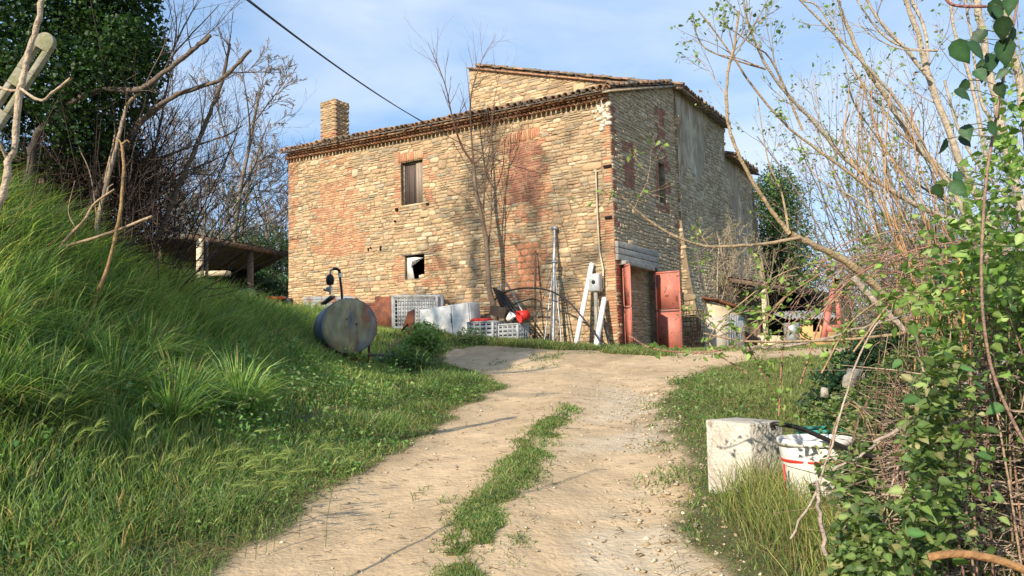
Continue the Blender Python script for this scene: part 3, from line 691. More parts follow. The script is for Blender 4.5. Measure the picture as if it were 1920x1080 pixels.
# putlog holes and pale mortar smear near the corner
k = MB()
for (px_, py_, sx, sz) in ((715, 466, .05, .16), (692, 468, .04, .10), (745, 393, .10, .09), (803, 383, .09, .08), (1140, 312, .22, .07), (1142, 408, .2, .07), (742, 415, .06, .06), (696, 465, .05, .05)):
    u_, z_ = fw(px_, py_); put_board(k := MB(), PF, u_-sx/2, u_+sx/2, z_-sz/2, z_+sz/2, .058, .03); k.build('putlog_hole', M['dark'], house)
k = MB()
for _ in range(60):
    u_, z_ = fw(1138+rng.normal(0, 9), 205+rng.normal(0, 17)); 
    if u_ < .03: continue
    add_stone(k, PF, u_-rng.uniform(.04, .14), u_+rng.uniform(.02, .05), z_-.05, z_+.05, 0, .055, .12, np.array([.62, .56, .46])*rng.uniform(.85, 1.1), rng)
k.build('mortar_patch', M['stone'], house)
# ---- red steel doors
def door(p0, p1, z0, z1, name, lab, th=.04):
    p0 = np.array([p0[0], p0[1], 0.]); p1 = np.array([p1[0], p1[1], 0.]); d = p1-p0; l = np.linalg.norm(d); d /= l; n_ = np.cross(d, (0, 0, 1.)); n_ = n_ if n_[1] < 0 else -n_
    rot = np.stack([d, n_, [0, 0, 1]], 1); b = MB(); zm = z0+(z1-z0)*.50
    c = (p0+p1)/2
    b.box(c+np.array([0, 0, (z0+zm)/2-.01]), (l-.06, .012, zm-z0-.08), rot); b.box(c+np.array([0, 0, (z1+zm)/2+.01]), (l-.06, .012, z1-zm-.08), rot)
    o = b.build(name, M['redpaint'], house); o['label'] = lab
    b = MB()
    for zz_ in (z0+.02, zm, z1-.02): b.box(c+np.array([0, 0, zz_]), (l, th, .045), rot)
    for e_ in (p0, p1): b.box(e_+d*(.02 if e_ is p0 else -.02)+np.array([0, 0, (z0+z1)/2]), (.04, th-.004, z1-z0-.05), rot)
    b.build('frame', M['redpaint'], o)
    for q_ in (.2, .5, .85): MB().tube([p0+n_*.0+np.array([0, 0, z0+(z1-z0)*q_-.05]), p0+n_*.0+np.array([0, 0, z0+(z1-z0)*q_+.05])], .03, 8).build('hinge', M['rust'], o)
    b = MB(); b.tube([p1-d*.10+n_*.05+np.array([0, 0, zm+.25]), p1-d*.10+n_*.05+np.array([0, 0, zm+.40])], .012, 6)
    b.build('handle', M['rust'], o)
ph = C0+UR*2.62+NR*.03; pe = at(1277, 580, ph[1]-.38)
door(ph, pe, ph[2]+at(1225, 655, ph[1])[2]-.02, at(1225, 511, ph[1])[2], 'door', 'red steel door leaf standing open to face the track')
a0 = C0+UR*.42+NR*.02; door(a0, a0+np.array([.10, -.55, 0]), 1.72, RDOOR[3]-.10, 'door', 'red steel door leaf seen edge on beside the corner')
# ================================================================== THINGS BY THE HOUSE
rng = np.random.default_rng(11)
UP = np.array([0, 0, 1.])
def G(p, dz=0.0): return np.array([p[0], p[1], float(gz(p[0], p[1]))+dz])
def wallside(px, py, off): return fwp(px, py, off)
def ground_at(px, py, y0=3, y1=60):
    """where the ray of a pixel meets the terrain"""
    v = ray(px, py); lo = y0
    for k in range(400):
        Y = y0+(y1-y0)*k/400; p = EYE+v*(Y/v[1])
        if p[2] < gz(p[0], p[1]): return p
    return at(px, py, y1)
# ---- fuel tank
fc = at(655, 611, 13.8); bc = at(636, 608, 15.25); ax = bc-fc; ax[2] = 0; TL = np.linalg.norm(ax); ax /= TL
TR = .50
tank = thing('fuel_tank', 'rusty blue cylindrical fuel tank lying on thin legs in the grass', 'tank', G(fc))
b = MB(); b.lathe([(TR*.985, 0), (TR, .012), (TR, .06), (TR*.985, .075), (TR*.985, TL-.08), (TR, TL-.06), (TR, TL), (0, TL+.05)], fc, ax, 48); tk = b.build('shell', M['bluetank'], tank, smooth=True)
b = MB(); b.lathe([(0, -.045), (TR*.4, -.04), (TR*.8, -.02), (TR*.965, .0), (TR*.985, .01)], fc, ax, 48); cap = b.build('end_plate', M['tank'], tank, smooth=True); cap['label'] = 'round flat end plate streaked with rust'
sdv = np.cross(ax, UP)
for i_, (t, s_) in enumerate(((.12, -1), (.12, 1), (.88, -1), (.88, 1))):
    p = fc+ax*TL*t+sdv*s_*TR*.72; q_ = G(p, -.15); top = p+np.array([0, 0, -TR*.68])
    b = MB(); b.bar(q_, top+UP*.08, .035, .006, sdv); b.bar(q_+sdv*s_*.017, top+sdv*s_*.017+UP*.08, .006, .035, sdv); b.build('leg', M['rust'], tank)
for s_ in (-1, 1):
    p = fc+ax*TL*.12+sdv*s_*TR*.72; p2 = fc+ax*TL*.12-sdv*s_*TR*.5
    MB().bar(G(p, .1), np.array([p2[0], p2[1], fc[2]-TR*.9]), .02, .006, ax).build('brace', M['rust'], tank)
MB().bar(fc+ax*.1+UP*(TR+.03)-sdv*.28, fc+ax*TL*.75+UP*(TR-.02)-sdv*.34, .09, .04).build('plank', M['greywood'], tank)
T0 = fc+ax*.25+UP*TR
tp = lambda px, py: at(px, py, T0[1])
b = MB(); b.tube([tp(642, 566), tp(640, 540), tp(637, 518)], .022, 10); pipe = b.build('standpipe', M['black'], tank, smooth=True)
b = MB(); b.tube([tp(638, 520), tp(637, 513)], .034, 10); b.build('collar', M['white'], pipe)
b = MB(); b.tube([tp(637, 514), tp(636, 507), tp(631, 504), tp(625, 504)], .028, 10); b.build('elbow', M['black'], tank, smooth=True)
b = MB(); b.tube([tp(626, 504), tp(620, 507), tp(619, 516), tp(619, 552)], .02, 10); b.build('outlet_pipe', M['steel'], tank, smooth=True)
b = MB(); b.lathe([(0, 0), (.05, .01), (.07, .04), (.075, .12), (.06, .17), (.03, .2), (0, .2)], tp(619, 535), (0, 0, 1), 16); b.build('filter_bowl', M['black'], tank, smooth=True)
b = MB(); b.tube([tp(619, 546), tp(607, 543)], .022, 8); b.tube([tp(619, 541), tp(612, 541)], .03, 8); b.build('valve', M['steel'], tank)
for px_ in (645, 665):
    b = MB(); c_ = tp(px_, 568); b.tube([c_+UP*.0, c_+UP*.07, c_+UP*.09+sdv*.03, c_+UP*.07+sdv*.06, c_+sdv*.06], .009, 6); b.build('lifting_lug', M['rust'], tank)
b = MB(); b.lathe([(0, -.07), (.02, -.06), (.02, -.03)], fc+sdv*.12+UP*.03, ax, 8); b.build('plug', M['rust'], cap); b = MB(); b.lathe([(0, -.06), (.015, -.05), (.015, -.03)], fc-sdv*.05+UP*.12, ax, 8); b.build('plug', M['rust'], cap)
# ---- things leaning on the front wall. quad given by picture corners on a plane parallel to the wall, corrected to the ground
def leanbox(name, lab, cat, px0, px1, ytop, off, thick, m, lean=.15, grp=None, ybot=None):
    a = fwp(px0, ytop, off); c = fwp(px1, ytop, off); ztop = (a[2]+c[2])/2
    return a, c, ztop
def slab_thing(name, lab, cat, corners, off_t, off_b, thick, m, top_level=True):
    """panel leaning against the front wall: corners tl,tr,br,bl in picture"""
    tl, tr, br, bl = corners
    P = [fwp(*tl, off_t), fwp(*tr, off_t), fwp(*br, off_b), fwp(*bl, off_b)]
    b = MB(); b.poly(P, -NF*thick); o = b.build(name, m); tag(o, lab, cat); return o, P
def corr(P0, U_, V_, nu, nv, amp, waves, th=.004, along='u'):
    """corrugated sheet spanning P0 + U_*s + V_*t"""
    s_, t_ = np.meshgrid(np.linspace(0, 1, nu), np.linspace(0, 1, nv)); N_ = np.cross(U_, V_); N_ /= np.linalg.norm(N_)
    k = s_ if along == 'u' else t_
    V = P0+s_[..., None]*U_+t_[..., None]*V_+(amp*np.sin(k*waves*2*math.pi))[..., None]*N_
    i = (np.arange(nv-1)[:, None]*nu+np.arange(nu-1)[None]).ravel(); q = np.stack([i, i+1, i+nu+1, i+nu], 1)
    b = MB(); b.add(V.reshape(-1, 3), q=q); b.add(V.reshape(-1, 3)+N_*th, q=q[:, ::-1]); return b
# stack of corrugated sheets behind the tank
M['tinsheet'] = mat('corrugated_tin', (.28, .30, .31), (.22, .10, .06), scale=2.5, lo=.48, hi=.6, var=.2, bump=.3, rough=.6, metal=.2)
tin = thing('corrugated_sheets', 'stack of rusty and grey corrugated sheets against the wall behind the tank', 'metal sheets', G(fwp(600, 600, .5)))
for k, (tl, tr, br, bl, o_) in enumerate((((572, 556), (655, 566), (650, 605), (560, 604), .55), ((575, 570), (700, 562), (700, 606), (556, 606), .35), ((566, 580), (600, 576), (590, 612), (553, 612), .7))):
    P = [fwp(*tl, o_-.25), fwp(*tr, o_-.25), fwp(*br, o_), fwp(*bl, o_)]
    bb_ = corr(P[3], P[2]-P[3], P[0]-P[3], 6, 60, .02, 8, along='v'); bb_.build('sheet', M['tinsheet'] if k != 1 else M['rust'], tin, smooth=True)
o, P = slab_thing('rusty_sheet', 'flat rusty red metal panel standing between the tank and the grey grating', 'panel', ((703, 556), (737, 556), (736, 618), (701, 618)), .25, .5, .03, M['rust'])
# grating (grey plastic crate side)
P = [fwp(737, 556, .3), fwp(830, 555, .3), fwp(830, 612, .6), fwp(738, 616, .6)]
gr = thing('grey_grating', 'grey plastic lattice panel on edge between rusty panel and white fridge', 'lattice', G(P[3]))
b = MB(); E_ = lambda s_, t_: (P[3]*(1-s_)+P[2]*s_)*(1-t_)+(P[0]*(1-s_)+P[1]*s_)*t_
for s_ in np.linspace(0.03, .82, 12): b.bar(E_(s_, .03), E_(s_, .93), .03, .04, NF)
for t_ in np.linspace(.05, .9, 8): b.bar(E_(.03, t_)-NF*.003, E_(.82, t_)-NF*.003, .028, .03, NF)
b.build('lattice', M['greyplastic'], gr)
b = MB()
for a_, c_ in (((0, 0), (0, 1)), ((0, 1), (1, 1)), ((.9, 0), (.9, 1)), ((1, 0), (1, 1)), ((0, 0), (1, 0))): b.bar(E_(*a_)+NF*.01, E_(*c_)+NF*.01, .08, .07, NF)
b.build('frame', M['greyplastic'], gr)
b = MB(); b.poly([E_(.02, 0)-NF*.12, E_(.9, 0)-NF*.12, E_(.9, .95)-NF*.12, E_(.02, .95)-NF*.12], -NF*.02); b.build('backing', M['white'], gr)
# fridge lying on its back
f0 = G(fwp(800, 628, 1.15)); Wd = UF*-1; fridge = thing('old_fridge', 'dirty white fridge lying in weeds below the small lower opening', 'fridge', f0)
PA = fwp(800, 574, 1.15); PBb = fwp(866, 580, 1.0); rot = np.stack([-UF, NF, UP], 1); FH = PA[2]-f0[2]+.08
la = fwp(892, 600, 1.1)-fwp(797, 600, 1.1); wl = np.linalg.norm(la)
a_ = R(-4); rt = rot @ np.array([[math.cos(a_), 0, math.sin(a_)], [0, 1, 0], [-math.sin(a_), 0, math.cos(a_)]])
cc = fwp(845, 600, .8); cc[2] = f0[2]+FH/2-.1
b = MB(); b.box(cc, (wl, .5, FH), rt); fb = b.build('cabinet', M['white'], fridge, bevel=.03)
for s_, w_ in ((-.17, .62), (.32, .33)):
    b = MB(); b.box(cc+rt @ np.array([wl*s_, .275, 0]), (wl*w_, .045, FH-.04), rt); d_ = b.build('door', M['white'], fridge, bevel=.015)
b = MB(); b.box(cc+rt @ np.array([wl*.14, .305, FH*.1]), (.02, .03, FH*.3), rt); b.build('handle', M['greyplastic'], d_)
b = MB(); b.box(cc+rt @ np.array([wl*.28, .30, -FH*.36]), (.16, .004, .06), rt); b.build('label_plate', mat('card', (.45, .38, .2), None, bump=0), fridge)
# harvest crates
def crate(c, L_, W_, H_, rot, m, name, lab, cat, grp=None, n=5):
    t = thing(name, lab, cat, c, grp); b = MB()
    def side(o_, ax_, ln, nr_):
        for k in range(n): b.box(o_+UP*(H_*(.08+.84*k/(n-1))), (ln, .012, H_*.14) if ax_ == 0 else (.012, ln, H_*.14), rot)
        m_ = 5
        for k in range(m_):
            s_ = (k/(m_-1)-.5)*(ln-.03); dv = rot[:, 0] if ax_ == 0 else rot[:, 1]
            b.box(o_+dv*s_+nr_*.006+UP*H_/2, ((.07 if k in (0, m_-1) else .04) if ax_ == 0 else .02, .02 if ax_ == 0 else (.07 if k in (0, m_-1) else .04), H_), rot)
    for s_ in (-1, 1):
        side(c+rot[:, 1]*s_*W_/2, 0, L_, rot[:, 1]*s_); side(c+rot[:, 0]*s_*L_/2, 1, W_, rot[:, 0]*s_)
    b.build('side', m, t)
    b = MB()
    for s_ in (-1, 1):
        b.box(c+rot[:, 1]*s_*(W_/2+.008)+UP*(H_-.015), (L_+.04, .035, .035), rot); b.box(c+rot[:, 0]*s_*(L_/2+.008)+UP*(H_-.02), (.035, W_-.02, .033), rot)
    b.build('rim', m, t)
    MB().box(c+UP*.03, (L_-.02, W_-.02, .02), rot).build('base', m, t); return t
r_ = np.stack([-UF, -NF, UP], 1)
M['crate'] = mat('pale_grey_plastic', (.42, .44, .46), (.32, .34, .35), scale=5, var=.1, bump=.1, rough=.6)
ca = G(fwp(912, 632, 1.35)); crate(ca, .80, .55, .52, r_, M['crate'], 'harvest_crate', 'grey slatted harvest crate holding red netting beside the fridge', 'crate')
cb = G(fwp(962, 632, 1.15)); crate(cb, .62, .50, .50, r_, M['crate'], 'harvest_crate', 'grey slatted harvest crate with the red bucket on top', 'crate')
# red net heap
b = MB(); 
for k in range(5): b.lathe([(0, 0), (.16, .01), (.19, .06), (.10, .11), (0, .12)], ca+UP*.50+r_[:, 0]*rng.uniform(-.28, .2)+r_[:, 1]*rng.uniform(-.1, .1), (rng.normal()*.2, 0, 1), 9)
tag(b.build('red_netting', M['red'], smooth=True), 'crumpled red netting heaped on top of the left crate', 'netting')
# red bucket tipped
bp_ = cb+UP*.52+r_[:, 0]*.12; t = thing('red_bucket', 'red plastic bucket tipped over on the crate', 'bucket', bp_)
bax = np.array([-.80, -.35, -.25]); bax /= np.linalg.norm(bax); c_ = fwp(990, 589, 1.2)
b = MB(); b.lathe([(0, .0), (.12, .0), (.155, .27), (.15, .27), (.115, .01), (0, .012)], c_, bax, 24); b.build('body', M['red'], t, smooth=True)
b = MB(); b.lathe([(.155, .25), (.168, .25), (.168, .275), (.15, .275)], c_, bax, 24); b.build('rim', M['red'], t, smooth=True)
c_ = fwp(953, 600, 1.25); b = MB(); b.lathe([(0, 0), (.08, 0), (.10, .2), (.095, .2), (.075, .01), (0, .01)], c_, (.4, -.3, .5), 20)
tag(b.build('white_pail', M['white'], smooth=True), 'small white pail lying between the two harvest crates', 'pail')
# dark box + black bundles leaning over the crates
tx_ = MB(); p = fwp(940, 585, .9); tx_.box(p, (.5, .4, .26), r_ @ np.array([[.97, 0, .22], [0, 1, 0], [-.22, 0, .97]]))
tag(tx_.build('brown_box', M['wood'], bevel=.01), 'dark brown box propped at the foot of the little bare tree', 'box')
lad = thing('metal_ladder', 'short grey metal ladder leaning aslant beside the bare tree', 'ladder', G(fwp(972, 600, .8)))
A0, A1 = fwp(935, 537, .35), fwp(972, 604, .9); Bv = -UF*.26+UP*.08
for s_ in (0, 1): MB().bar(A0+Bv*s_, A1+Bv*s_, .03, .06, NF).build('rail', M['steel'], lad)
for k in range(7): q_ = A0+(A1-A0)*(k+.5)/7; MB().tube([q_, q_+Bv], .012, 6).build('rung', M['steel'], lad)
b = MB()
for k in range(5):
    a_ = fwp(926+k*4, 540+k*2, .55+.05*k); c_ = fwp(950+k*8, 600, 1.0); b.bar(a_, c_, .05, .05, NF)
tag(b.build('dark_board', M['black']), 'bundle of black boards leaning behind the crates', 'boards')
# black polythene hose arcs
def wallcurve(pts, off, r, n=8): return [fwp(x, y, o_) for (x, y), o_ in zip(pts, off)], r
def smooth_path(P, m=8):
    P = np.array(P, float); Q = np.vstack([2*P[0]-P[1], P, 2*P[-1]-P[-2]]); out = []
    for i in range(1, len(Q)-2):
        for t in np.linspace(0, 1, m, endpoint=False):
            a, b_, c, d = Q[i-1], Q[i], Q[i+1], Q[i+2]
            out.append(.5*((2*b_)+(-a+c)*t+(2*a-5*b_+4*c-d)*t*t+(-a+3*b_-3*c+d)*t**3))
    out.append(P[-1]); return np.array(out)
hp = [(926, 565), (935, 555), (955, 545), (990, 540), (1030, 545), (1065, 565), (1092, 595), (1115, 625), (1130, 648)]
b = MB(); b.tube(smooth_path([fwp(x, y, o_) for (x, y), o_ in zip(hp, (.5, .6, .8, 1, 1.15, 1.25, 1.3, 1.35, 1.4))]), .022, 8)
tag(b.build('black_hose', M['black'], smooth=True), 'long black pipe arching from the crates to the white post foot', 'hose')
hp = [(950, 577), (975, 566), (1000, 561), (1013, 566), (1011, 580), (1003, 592), (993, 600)]
b = MB(); b.tube(smooth_path([fwp(x, y, o_) for (x, y), o_ in zip(hp, (.7, .8, .9, 1, 1.1, 1.15, 1.2))]), .018, 8)
tag(b.build('black_hose', M['black'], smooth=True), 'short black hose looping down behind the red bucket', 'hose')
# folded steel frame like a closed parasol
um = thing('steel_mast', 'tall galvanised mast with folded struts leaning on the wall', 'mast', G(fwp(1036, 628, .75)))
m0 = G(fwp(1036, 628, .8), -.05); m1 = fwp(1040, 428, .12)
md = (m1-m0)/np.linalg.norm(m1-m0); ml = np.linalg.norm(m1-m0)
b = MB(); b.tube([m0, m1], .035, 10); b.tube([m0+UP*0, m0+md*ml*.78], .052, 10); b.build('pole', M['steel'], um, smooth=True)
b = MB(); b.lathe([(0, 0), (.1, 0), (.1, .03), (.055, .09), (.055, .12), (0, .12)], m0+md*ml*.70, md, 6); hub = b.build('hub', M['steel'], um)
MB().box(m1, (.16, .10, .10), r_).build('top_bracket', M['steel'], um)
for k, (dx, dd) in enumerate(((-52, .5), (-20, .25), (12, .2), (20, .4), (-8, .6))):
    e_ = G(fwp(1036+dx*.85, 628+abs(dx)*.2, .75+dd*.4), .0); MB().tube([m0+md*ml*.71, e_*.5+(m0+md*ml*.71)*.5, e_], .016, 6).build('strut', M['steel'] if k % 2 else M['greywood'], um)
# white plastic pipes / square tubes
def leanpole(pt, pb, off, r, m, name, lab, cat, sq=False):
    p0 = G(fwp(*pb, off), -.02); p1 = fwp(*pt, .12); b = MB()
    if sq: b.bar(p0, p1, r*2, r*2, NF)
    else: b.tube([p0, p0*.5+p1*.5, p1], r, 12)
    return tag(b.build(name, m, smooth=not sq), lab, cat)
leanpole((1110, 494), (1077, 630), .9, .065, M['white'], 'white_pipe', 'long white plastic pipe leaning left of the electric box', 'pipe')
leanpole((1133, 560), (1116, 648), 1.2, .07, M['white'], 'white_pipe', 'short thick white plastic pipe leaning below the electric box', 'pipe')
leanpole((1004, 470), (1002, 612), .6, .02, M['wood'], 'wooden_stake', 'thin brown stake leaning by the blocked niche', 'stake', True)
leanpole((1128, 590), (1146, 640), .5, .025, M['greywood'], 'wooden_stake', 'grey stake leaning right behind the short white pipe', 'stake', True)
# conduit and meter box
cnd = [(1117, 320), (1120, 400), (1124, 470), (1131, 505), (1131, 540), (1127, 547)]
b = MB(); b.tube([fwp(x, y, .10) for x, y in cnd], .021, 8); b.tube([fwp(1112, 322, .10), fwp(1117, 318, .13), fwp(1118, 322, .10)], .018, 6)
cdt = tag(b.build('cable_conduit', M['cream'], smooth=True), 'pale cable conduit running down the wall beside the corner', 'conduit')
mb_ = thing('meter_box', 'grey white electric meter box on a post beside the corner', 'electric box', G(fwp(1117, 640, .3)))
c_ = fwp(1116.5, 530, .30); MB().box(c_, (.30, .20, .46), r_).build('housing', mat('box_plastic', (.50, .50, .46), (.42, .42, .38), scale=6, var=.08, bump=.1, rough=.6), mb_, bevel=.02)
MB().box(c_+NF*.105, (.27, .02, .42), r_).build('cover', M['crate'], mb_, bevel=.01)
MB().lathe([(0, .0), (.05, .0), (.05, .02), (0, .03)], c_+NF*.115+UP*.01, NF, 14).build('dial', M['black'], mb_)
MB().bar(G(fwp(1119, 640, .28), -.1), c_-UP*.22, .09, .06, NF).build('post', M['concrete'], mb_)
# broken timber/rust scrap and debris near the tank
g = at(765, 640, 18.5); g = G(g)
b = MB(); b.poly([at(752, 622, 18.4), at(765, 585, 18.5), at(776, 580, 18.5), at(776, 622, 18.4), at(765, 628, 18.4), at(764, 606, 18.4)], (.02, .04, 0))
tag(b.build('rusty_scrap', M['rust']), 'jagged piece of rusty sheet metal standing in the weeds', 'scrap')
sl = thing('slab_stack', 'low stack of broken slabs and boards right of the tank', 'slabs', G(at(740, 655, 16.5)))
for k in range(6):
    c_ = at(705+k*16, 652+rng.uniform(-2, 2), 16.3+rng.uniform(-.2, .3)); c_[2] = float(gz(c_[0], c_[1]))+.22+.03*(k % 2); MB().box(c_, (rng.uniform(.25, .5), .3, .045), np.array(Matrix.Rotation(rng.uniform(-.4, .4), 3, 'Z')), jit=.01, rng=rng).build('slab', (M['greywood'], M['concrete'], M['rust'])[k % 3], sl)
for k in range(3):
    c_ = at(712+k*32, 660, 16.4); c_[2] = float(gz(c_[0], c_[1]))+.07; MB().box(c_, (.2, .25, .25)).build('block', M['concrete'], sl)
# ---- power cable: two strands
pA, pB = fwp(835, 252, 2.5), fwp(1030, 332, .1)
def cable(p0, p1, sag, r, nm, lab):
    t = np.linspace(0, 1, 30)[:, None]; P = p0*(1-t)+p1*t; P[:, 2] -= sag*4*t[:, 0]*(1-t[:, 0])
    b = MB(); b.tube(P, r, 6); return tag(b.build(nm, M['black']), lab, 'cable')
far0 = at(440, -18, 10); cable(far0, fwp(836, 250, .36), .16, .012, 'overhead_cable', 'thick overhead cable running down to the eave')
cable(far0+np.array([.015, 0, .015]), fwp(1031, 328, .12), .46, .007, 'overhead_cable', 'thin cable beside the thick one running on across the front wall')
# ================================================================== SHED ON THE LEFT
sh0 = at(420, 560, 27); shed = thing('open_shed', 'low open sided shed with sagging tin roof left of the farmhouse', 'shed', G(sh0))
R0 = [at(255, 444, 24), at(352, 436, 23.0), at(545, 470, 27.5), at(430, 455, 33)]
q0, q1, q2 = at(262, 443, 24.5), at(352, 437, 23.0), at(548, 474, 27.6)
b_ = q2-q1; bw_ = (q0-q1); 
back = np.array([-.5, .85, 0])*8.0-UP*.1
o = corr(q1, q2-q1, back, 70, 3, .03, 14).build('roof', M['tinsheet2'] if 'tinsheet2' in M else mat('shed_tin', (.12, .11, .10), (.16, .10, .07), scale=3, var=.3, bump=.4, rough=.9), shed, smooth=True)
corr(q0-np.array([0, 0, .03]), q1-q0, back*.9, 40, 3, .03, 8).build('roof', M['rust'], shed, smooth=True)
MB().bar(q1-UP*.10, q2-UP*.10, .06, .16).build('beam', M['wood'], shed); MB().bar(q0-UP*.09, q1-UP*.09, .06, .14).build('beam', M['greywood'], shed)
for t in (.1, .35, .6, .85): MB().bar(q1+(q2-q1)*t-UP*.05, q1+(q2-q1)*t+back-UP*.05, .05, .09).build('rafter', M['wood'], shed)
for (x_, y_, Y_, w_, m_) in ((375, 500, 23.4, .16, 'cream'), (388, 500, 23.6, .07, 'greywood'), (470, 520, 25.8, .16, 'wood'), (468, 500, 30, .14, 'wood'), (300, 480, 24, .14, 'wood')):
    p = at(x_, 470, Y_); MB().bar(G(p, -.1), np.array([p[0], p[1], q1[2]+(q2[2]-q1[2])*ss((x_-352)/200)-.12]), w_, w_, (0, 1, 0)).build('post', M[m_], shed)
p = at(340, 530, 28.3); MB().box((at(380, 500, 31)[0]-1.2, 31.2, 3.9), (5.5, .08, 2.6)).build('shade_backing', M['dark'], shed)  # near-black sheet added to paint the shade under the shed roof
b = MB(); b.box(at(408, 513, 24.5), (.75, .3, .15)); tag(b.build('pale_plank', M['cream']), 'pale board lying under the front of the shed', 'board')
# orange machine
oc = at(507, 567, 26.5); tr = thing('orange_machine', 'orange painted farm machine parked under the shed', 'machine', G(oc))
b = MB(); b.box(oc+UP*.12, (1.1, .8, .10)); b.box(oc+np.array([-.45, 0, -.05]), (.12, .8, .36)); b.box(oc+np.array([.25, 0, -.05]), (.1, .8, .36)); b.box(oc+np.array([-.2, -.1, -.08]), (.4, .5, .18)); b.build('frame', M['orange'], tr, bevel=.02)
b = MB(); b.box(oc+np.array([.62, 0, -.06]), (.35, .5, .34)); b.build('engine', M['black'], tr, bevel=.03)
for s_ in (-1, 1): MB().lathe([(0, -.06), (.28, -.05), (.3, 0), (.28, .05), (0, .06)], oc+np.array([.2, .45*s_, -.45]), (0, 1, 0), 20).build('wheel', M['black'], tr)
c_ = at(462, 566, 25.5); b = MB(); b.lathe([(.29, -.4), (.30, -.38), (.30, .35), (.27, .42), (.15, .45), (0, .45)], c_, (0, 0, 1), 20); tag(b.build('green_drum', mat('dull_green', (.13, .22, .12), (.18, .2, .12), bump=.2), smooth=True), 'faded green drum in tall grass by the shed', 'drum')
# ================================================================== RIGHT OF THE HOUSE
# iron grille gate
gt = thing('iron_gate', 'low rusty iron railing between red door and cream wall', 'railing', G(at(1298, 655, 24)))
ga, gb = at(1277, 655, 23.2), at(1322, 652, 24.0)
zt = at(1300, 582, 23.6)[2]; zb_ = 1.68; zm = at(1300, 613, 23.6)[2]
for z_ in (zt, zm, zb_+.08): MB().bar(np.array([ga[0], ga[1], z_]), np.array([gb[0], gb[1], z_]), .03, .02).build('rail', M['rust'], gt)
for k in range(8):
    q_ = ga+(gb-ga)*k/7; MB().tube([np.array([q_[0], q_[1], zb_]), np.array([q_[0], q_[1], zt])], .010, 6).build('bar', M['rust'], gt)
for k in range(7):
    q_ = ga+(gb-ga)*(k+.5)/7; MB().tube([np.array([q_[0], q_[1], zb_+.1]), np.array([q_[0], q_[1], zm])], .008, 6).build('bar', M['rust'], gt)
# cream annex wall with sloping top + coping
def facing(pts, Y, thick, m, name, lab=None, cat=None, parent=None, dy=0):
    P = [at(x, y, Y+dy*(x-pts[0][0])) for x, y in pts]
    for p in P: p[2] = max(p[2], 1.3)
    b = MB(); b.poly(P, (0, thick, 0)); o = b.build(name, m, parent)
    if lab: o['label'] = lab
    if cat: o['category'] = cat
    return o
ann = thing('cream_annex', 'low cream rendered annex with sloping top beside the railing', 'annex', G(at(1345, 660, 26)))
facing([(1302, 665), (1302, 562), (1350, 572), (1388, 586), (1384, 600), (1384, 668)], 25.0, .3, M['cream'], 'wall', parent=ann)
facing([(1322, 667), (1320, 592), (1366, 594), (1368, 667)], 24.6, .3, mat('pink_render', (.52, .46, .38), (.42, .38, .33), scale=2, var=.12, bump=.4), 'low_wall', parent=ann)
P = [at(1298, 556, 25), at(1345, 564, 25), at(1392, 580, 25)]; b = MB(); b.bar(P[0], P[1], .5, .06); b.bar(P[1], P[2], .5, .06); b.build('coping', M['rust'], ann)
gs = MB(); V = []
for k in range(12):
    a_ = k/11; x_ = 1364+32*math.sin(a_*math.pi/2); yt = 588+14*a_*a_; V.append((at(x_, yt, 24.5+1.2*a_), at(x_, 668, 24.5+1.2*a_)))
V = np.array(V)
for k in range(11): gs.poly([V[k, 0], V[k+1, 0], V[k+1, 1], V[k, 1]], (0, .03, 0))
tag(gs.build('curved_sheet', M['greyplastic']), 'curved grey sheet standing against the cream annex', 'sheet')
cy = thing('lean_to_canopy', 'dark tin canopy on posts with black hollow behind grey sheet', 'canopy', G(at(1440, 660, 27)))
k0, k1 = at(1368, 520, 26), at(1552, 548, 29); bk = np.array([.3, 3.0, .3])
corr(k0, k1-k0, bk, 60, 3, .03, 16).build('roof', M['rust'], cy, smooth=True)
MB().bar(k0-UP*.1, k1-UP*.1, .08, .14).build('beam', M['wood'], cy)
for (x_, w_, m_) in ((1434, .15, 'cream'), (1372, .12, 'wood'), (1550, .12, 'wood')):
    Y_ = 26+(x_-1368)/184*3; p = at(x_, 600, Y_); MB().bar(np.array([p[0], p[1], 1.4]), np.array([p[0], p[1], k0[2]+(k1[2]-k0[2])*(x_-1368)/184-.1]), w_, w_, (0, 1, 0)).build('post', M[m_], cy)
facing([(1370, 668), (1370, 540), (1560, 552), (1560, 668)], 31, .1, M['dark'], 'shade_backing', parent=cy)  # near-black sheet stands in for the deep shade under the canopy
for k in range(5): x_ = 1392+k*7; facing([(x_, 668), (x_, 606+k), (x_+6.4, 606+k), (x_+6.4, 668)], 26.6+k*.03, .03, M['wood'], 'plank', parent=cy)
facing([(1424, 672), (1424, 628), (1476, 630), (1476, 672)], 26.4, .3, M['cream'], 'low_wall', 'low cream rendered wall right of the pale post', 'wall')
c_ = at(1486, 650, 26.0); b = MB(); b.lathe([(0, -.55), (.25, -.55), (.26, -.5), (.245, -.2), (.26, -.17), (.245, .1), (.26, .14), (.25, .45), (0, .46)], np.array([c_[0], c_[1], 2.05]), UP, 18)
tag(b.build('metal_barrel', M['steel'], smooth=True), 'ribbed grey metal barrel between cream wall and yellow hut', 'barrel')
hut = thing('yellow_hut', 'small yellow rendered hut with corrugated roof', 'hut', G(at(1530, 660, 27)))
facing([(1494, 670), (1494, 598), (1524, 597), (1524, 622), (1537, 622), (1537, 596), (1575, 594), (1575, 670)], 27, .25, M['yellow'], 'wall', parent=hut)
facing([(1495, 668), (1495, 600), (1572, 598), (1572, 668)], 27.9, .1, M['dark'], 'dark_room', parent=hut)
